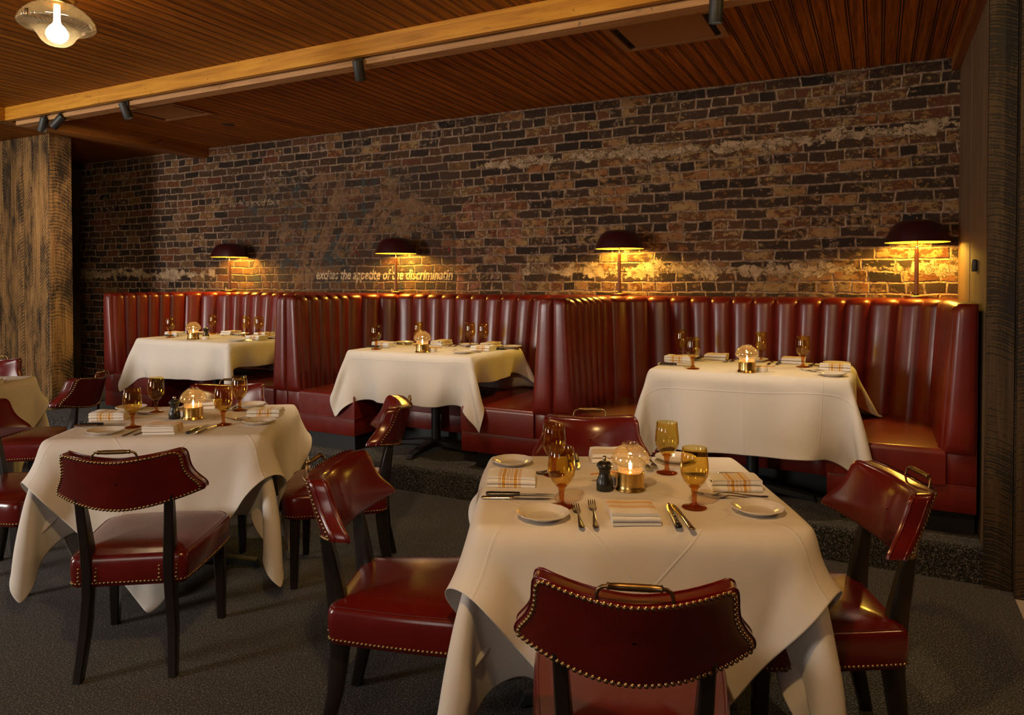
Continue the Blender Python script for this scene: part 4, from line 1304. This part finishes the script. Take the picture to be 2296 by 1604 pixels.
setting('T1', 'left', 'the left end', ov=dict(glass=(.20, .245), nap=(.03, .09), plate=(-.24, .11), sk=(.08, .02), bk=(.115, .02)))
setting('T1', 'right', 'the right end', ov=dict(plate=(-.20, .12), nap=(.0, .10), glass=(.24, .33), f1=(-.12, .05), f2=(-.085, .05), sk=(.10, .02), bk=(.14, .02)))
setting('T1', 'far', 'the back left place', .20, ov=dict(glass=(.20, .10), nap=(-.03, .08), plate=(-.18, .09), f1=(-.10, .04), f2=(-.08, .04)), nap='y')
setting('T1', 'far', 'the back right place', -.30, ov=dict(glass=(.22, .12), nap=(.03, .08), plate=(-.20, .09), f1=(-.12, .04), f2=(-.09, .04)), nap='y')
setting('T2', 'left', 'the left end', ov=dict(glass=(.255, .19), nap=(.03, .09), plate=(-.24, .10), sk=(.12, .0), bk=(.15, .0)))
setting('T2', 'right', 'the right end', ov=dict(plate=(-.20, .20), nap=(.05, .17), glass=(.29, .31), f1=(-.10, .12), f2=(-.07, .12), sk=(.15, .04), bk=(.19, .04)))
setting('T2', 'far', 'the back left place', .15, ov=dict(glass=(.13, .23), nap=(.0, .085), plate=(-.26, .09)), nap='x')
setting('T2', 'far', 'the back right place', -.31, ov=dict(glass=(.17, .12), nap=(.0, .085), plate=(-.19, .09), f1=(-.11, .03), f2=(-.08, .03)), nap='x')
setting('T3', 'left', 'the left end', ov=dict(glass=(.28, .262), nap=(-.06, .09), plate=(-.27, .10), sk=(.15, .02), bk=(.18, .02)))
setting('T3', 'right', 'the right end', ov=dict(plate=(-.24, .11), nap=(.03, .105), glass=(.11, .29), f1=(-.13, .06), f2=(-.10, .06), sk=(.16, .04), bk=(.20, .04)), tw=-.2)
setting('T3', 'far', 'the back left place', .30, ov=dict(glass=(.22, .08), nap=(-.02, .085), plate=(-.27, .09), f1=(-.13, .03), f2=(-.10, .03)), nap='y')
setting('T3', 'far', 'the back right place', -.20, ov=dict(glass=(.20, .07), nap=(-.0, .085), plate=(-.25, .09), f1=(-.16, .06), f2=(-.12, .06), sk=(.075, .06), bk=(.125, .06)), nap='y')
CANDLES = []
def centre(T, cu, pu=None, bu=None, sp=None):
    c, ang, w, d, z, lab = TABLES[T]
    f = lambda p: (c[0] + p[0] * cos(ang) - p[1] * sin(ang), c[1] + p[0] * sin(ang) + p[1] * cos(ang))
    X = f(cu); put('candle', *X, z, 0, 'lit brass candle lamp with clear globe on ' + lab, 'candle lamp', 'lit candle lamps'); CANDLES.append((*X, z + .085))
    if pu: put('pepper', *f(pu), z, 0, 'black pepper mill with steel knob on ' + lab, 'pepper mill', 'pepper mills')
    if bu: put('ramekin', *f(bu), z, 0, 'little white butter dish on ' + lab, 'dish', 'butter dishes')
    if sp:
        o = put('spread', *f(sp[:2]), z + .0295, ang + sp[2], 'small wooden spreader lying on the butter dish of ' + lab, 'spreader', 'wooden spreaders')
centre('F', (.011, -.045), (-.077, -.058), (-.045, .035), (-.062, .045, .35))
centre('L', (.035, .02), (-.060, .03), (-.04, .12), (-.02, .125, .5))
centre('T1', (-.01, -.24), (.045, -.15), (.10, -.20))
centre('T2', (.06, -.27), None, (.115, -.215), (.115, -.21, .2))
centre('T3', (.01, -.29), None, (.085, -.235), (.085, -.23, .2))
LV = dict(exposure=0.0, ceil=430, lamp=40.0, candle=1.8, spots=(70, 60, 50, 90, 90),
          others=[(-.6, .6, 85), (1.6, 2.6, 34)],
          soft_lights=[((-6.3, RY + .06, 1.85), 1.5, 2.0, 205, (-6.3, 5.0, 1.75), (1.0, .91, .82), 135),
                   ((XL + .06, .8, 1.85), 1.0, 1.8, 34, (0, .8, 1.8), (1.0, .91, .82), 150),
                   ((-1.0, RY + .06, 1.85), 1.1, 2.0, 15, (-1.0, 5.0, 1.75), (1.0, .88, .76), 135)])
# ------------------------------------------------------------------ glass ceiling lamp
CLX, CLY = -3.573, 2.09
cl = empty('ceiling_lamp', (CLX, CLY, CEIL), 0, 'lit clear glass mushroom ceiling lamp with brass ring', 'ceiling lamp')
MB().lathe([(.001, -.03), (.055, -.03), (.062, -.02), (.062, -.001), (.001, -.001)], 36).build('canopy', M['spot_black'], cl)
MB().lathe([(.010, -.03), (.010, -.075), (.016, -.08), (.016, -.095), (.001, -.1)], 16).build('rod', M['dark_brass'], cl)
MB().lathe([(.02, -.085), (.075, -.092), (.086, -.100), (.088, -.108), (.082, -.114), (.070, -.116), (.066, -.128), (.060, -.130), (.060, -.112), (.02, -.10)], 44).build('brass_ring', M['polished_brass'], cl)
for k in range(4):
    a = R(40 + 90 * k); m = MB()
    m.tube([(.055 * cos(a), .055 * sin(a), -.03), (.066 * cos(a), .066 * sin(a), -.055), (.07 * cos(a), .07 * sin(a), -.095)], .006, 8)
    m.build('strut', M['dark_brass'], cl)
up = [(.062, -.128), (.09, -.137), (.12, -.155), (.148, -.182), (.165, -.208), (.168, -.222)]
MB().lathe(up + [(r - .003, z) for r, z in reversed(up)], 64).build('upper_shade', M['ribbed_glass'], cl)
lo = [(.168, -.224), (.166, -.232), (.150, -.243), (.12, -.252), (.095, -.262), (.080, -.282), (.066, -.306), (.045, -.322), (.02, -.329), (.001, -.330)]
rows = []
for r, z in lo: rows.append([((r + (.0016 * cos(48 * 2 * PI * k / 192) if r > .03 else 0)) * cos(2 * PI * k / 192), (r + (.0016 * cos(48 * 2 * PI * k / 192) if r > .03 else 0)) * sin(2 * PI * k / 192), z) for k in range(192)])
MB().grid(rows, close_u=True).build('lower_globe', M['ribbed_glass'], cl)
for k in range(3):
    a = R(-75 + 120 * k)
    o = obj('clip', bevel_box(-.009, .009, -.004, .006, -.238, -.206, .002), M['dark_brass'], cl, (.168 * cos(a), .168 * sin(a), 0), (0, 0, a - PI / 2))
MB().lathe([(.001, -.315), (.022, -.310), (.040, -.296), (.048, -.276), (.045, -.256), (.032, -.236), (.018, -.222), (.014, -.205), (.013, -.13)], 28).build('bulb', M['bulb'], cl)

# ------------------------------------------------------------------ track spotlights on the beam
FWD = Vector((-sin(R(27.26)), cos(R(27.26)), 0)); RT = Vector((cos(R(27.26)), sin(R(27.26)), 0)); UPV = Vector((0, 0, 1))
def make_spot(x, y, aim, label):
    s = empty('track_spotlight', (x, y, 2.862), 0, label, 'spotlight', 'black track spotlights')
    bevel = bevel_box(-.05, .05, -.016, .016, -.012, .05, .003)
    obj('adapter', bevel, M['spot_black'], s)
    MB().tube([(.012, 0, -.01), (.012, 0, -.062)], .007, 10).build('stem', M['spot_black'], s)
    aim = Vector(aim).normalized()
    q = aim.to_track_quat('-Z', 'Y')
    hd = MB().lathe([(.001, .052), (.028, .052), (.033, .048), (.033, -.070), (.0315, -.072), (.030, -.070), (.028, -.050), (.001, -.048)], 36).mesh(40)
    h = obj('spot_head', hd, M['spot_black'], s, (-.012, 0, -.075)); h.rotation_mode = 'QUATERNION'; h.rotation_quaternion = q
    ln = MB().lathe([(.001, -.0485), (.0275, -.0505), (.0275, -.052), (.001, -.05)], 24).mesh(40)
    obj('lens', ln, M['lens'], h)
    return Vector((x - .012, y, 2.862 - .075)), aim
SP = []
for x, a, lab in ((-6.16, -UPV + RT * -.30 + FWD * .1, 'black track spotlight leaning left, outermost at the left end of the beam'),
                  (-5.95, -UPV * .8 + RT * -.75 + FWD * .0, 'black track spotlight tilted sharply sideways, second from the left end of the beam'),
                  (-5.10, -UPV + RT * .33 + FWD * .15, 'black track spotlight in front of the left ceiling hatch'),
                  (-2.85, -UPV + RT * .12 + FWD * .25, 'black track spotlight hanging alone at the middle of the beam'),
                  (-.69, -UPV + FWD * .12, 'black track spotlight cut by the top edge near the large hatch')):
    SP.append(make_spot(x, 3.492, a, lab))

# ------------------------------------------------------------------ light
def light(name, typ, loc, energy, col, **kw):
    l = bpy.data.lights.new(name, typ); l.energy = energy; l.color = col
    for k, v in kw.items():
        if k not in ('aim', 'rot'): setattr(l, k, v)
    o = bpy.data.objects.new(name, l); COL.objects.link(o); o.location = loc
    if 'aim' in kw:
        o.rotation_mode = 'QUATERNION'; o.rotation_quaternion = (Vector(kw['aim']) - Vector(loc)).to_track_quat('-Z', 'Y')
    return o
WARM = (1.0, .70, .40)
light('ceiling_point_light', 'POINT', (CLX, CLY, CEIL - .26), LV['ceil'], (1.0, .70, .20), shadow_soft_size=.03)
for x, _ in LAMPS:
    light('booth_lamp_light', 'POINT', (x, 5.325, STEP_Z + 1.187 + .425), LV['lamp'], (1.0, .60, .075), shadow_soft_size=.045)
for x, y, z in CANDLES:
    light('candle_light', 'POINT', (x, y, z), LV['candle'], (1.0, .55, .18), shadow_soft_size=.006)
for (p, a), e, tgt in zip(SP, LV['spots'], ((-8.0, 4.2, 1.5), (-8.0, 5.5, 1.7), (-5.6, 4.75, .9), (-2.75, 3.95, .1), (-.45, 3.75, .0))):
    light('track_light', 'SPOT', p + a * .075, e, (1.0, .76, .50), aim=tgt, spot_size=R(72), spot_blend=.7, shadow_soft_size=.03)
# unseen point lights added behind and beside the camera, as if more ceiling lamps
for x, y, e in LV['others']:
    light('ceiling_point_light', 'POINT', (x, y, CEIL - .27), e, (1.0, .66, .26), shadow_soft_size=.05)
# unseen area lights added as soft key and fill, on rear and left walls
for loc, sx, sy, e, aim, col, spr in LV['soft_lights']:
    light('window_light', 'AREA', loc, e, col, aim=aim, shape='RECTANGLE', size=sx, size_y=sy, spread=R(spr))
# frames added around these area lights, out of view behind the camera and left
for k, (loc, sx, sy, e, aim, col, spr) in enumerate(LV['soft_lights']):
    m = MB(); a, b = sx / 2, sy / 2
    for q in ((-a - .09, -a, -b - .09, b + .09), (a, a + .09, -b - .09, b + .09), (-a, a, -b - .09, -b), (-a, a, b, b + .09)):
        m.box(q[0], q[1], -.002, .075, q[2], q[3])
    side = abs(loc[0] - XL) < .2
    tag(m.build('window_%d' % (k + 1), M['dark_wood'], None, (XL, loc[1], loc[2]) if side else (loc[0], RY, loc[2]), rot=(0, 0, -PI / 2 if side else 0)), kind='structure')
w = bpy.data.worlds.new('World'); SC.world = w; w.use_nodes = True
bg = w.node_tree.nodes.get('Background') or w.node_tree.nodes.new('ShaderNodeBackground')
bg.inputs[0].default_value = (1.0, .62, .34, 1); bg.inputs[1].default_value = .0

# ------------------------------------------------------------------ camera
cam = bpy.data.cameras.new('camera'); cam.sensor_width = 36; cam.sensor_fit = 'HORIZONTAL'
cam.lens = 1596 / 2296 * 36; cam.shift_y = -144 / 2296; cam.clip_start = .05
co = bpy.data.objects.new('camera', cam); COL.objects.link(co)
co.location = (0, 0, 1.48); co.rotation_euler = (R(89.0), 0, R(27.26))
SC.camera = co
vs = SC.view_settings
vs.view_transform = 'Standard'; vs.look = 'None'; vs.exposure = LV['exposure']; vs.gamma = 1.0; vs.use_curve_mapping = False
SC.cycles.max_bounces = 10; SC.cycles.transparent_max_bounces = 24; SC.cycles.glossy_bounces = 4
SC.cycles.use_denoising = True
SC.cycles.sample_clamp_indirect = 4
SC.cycles.caustics_reflective = False
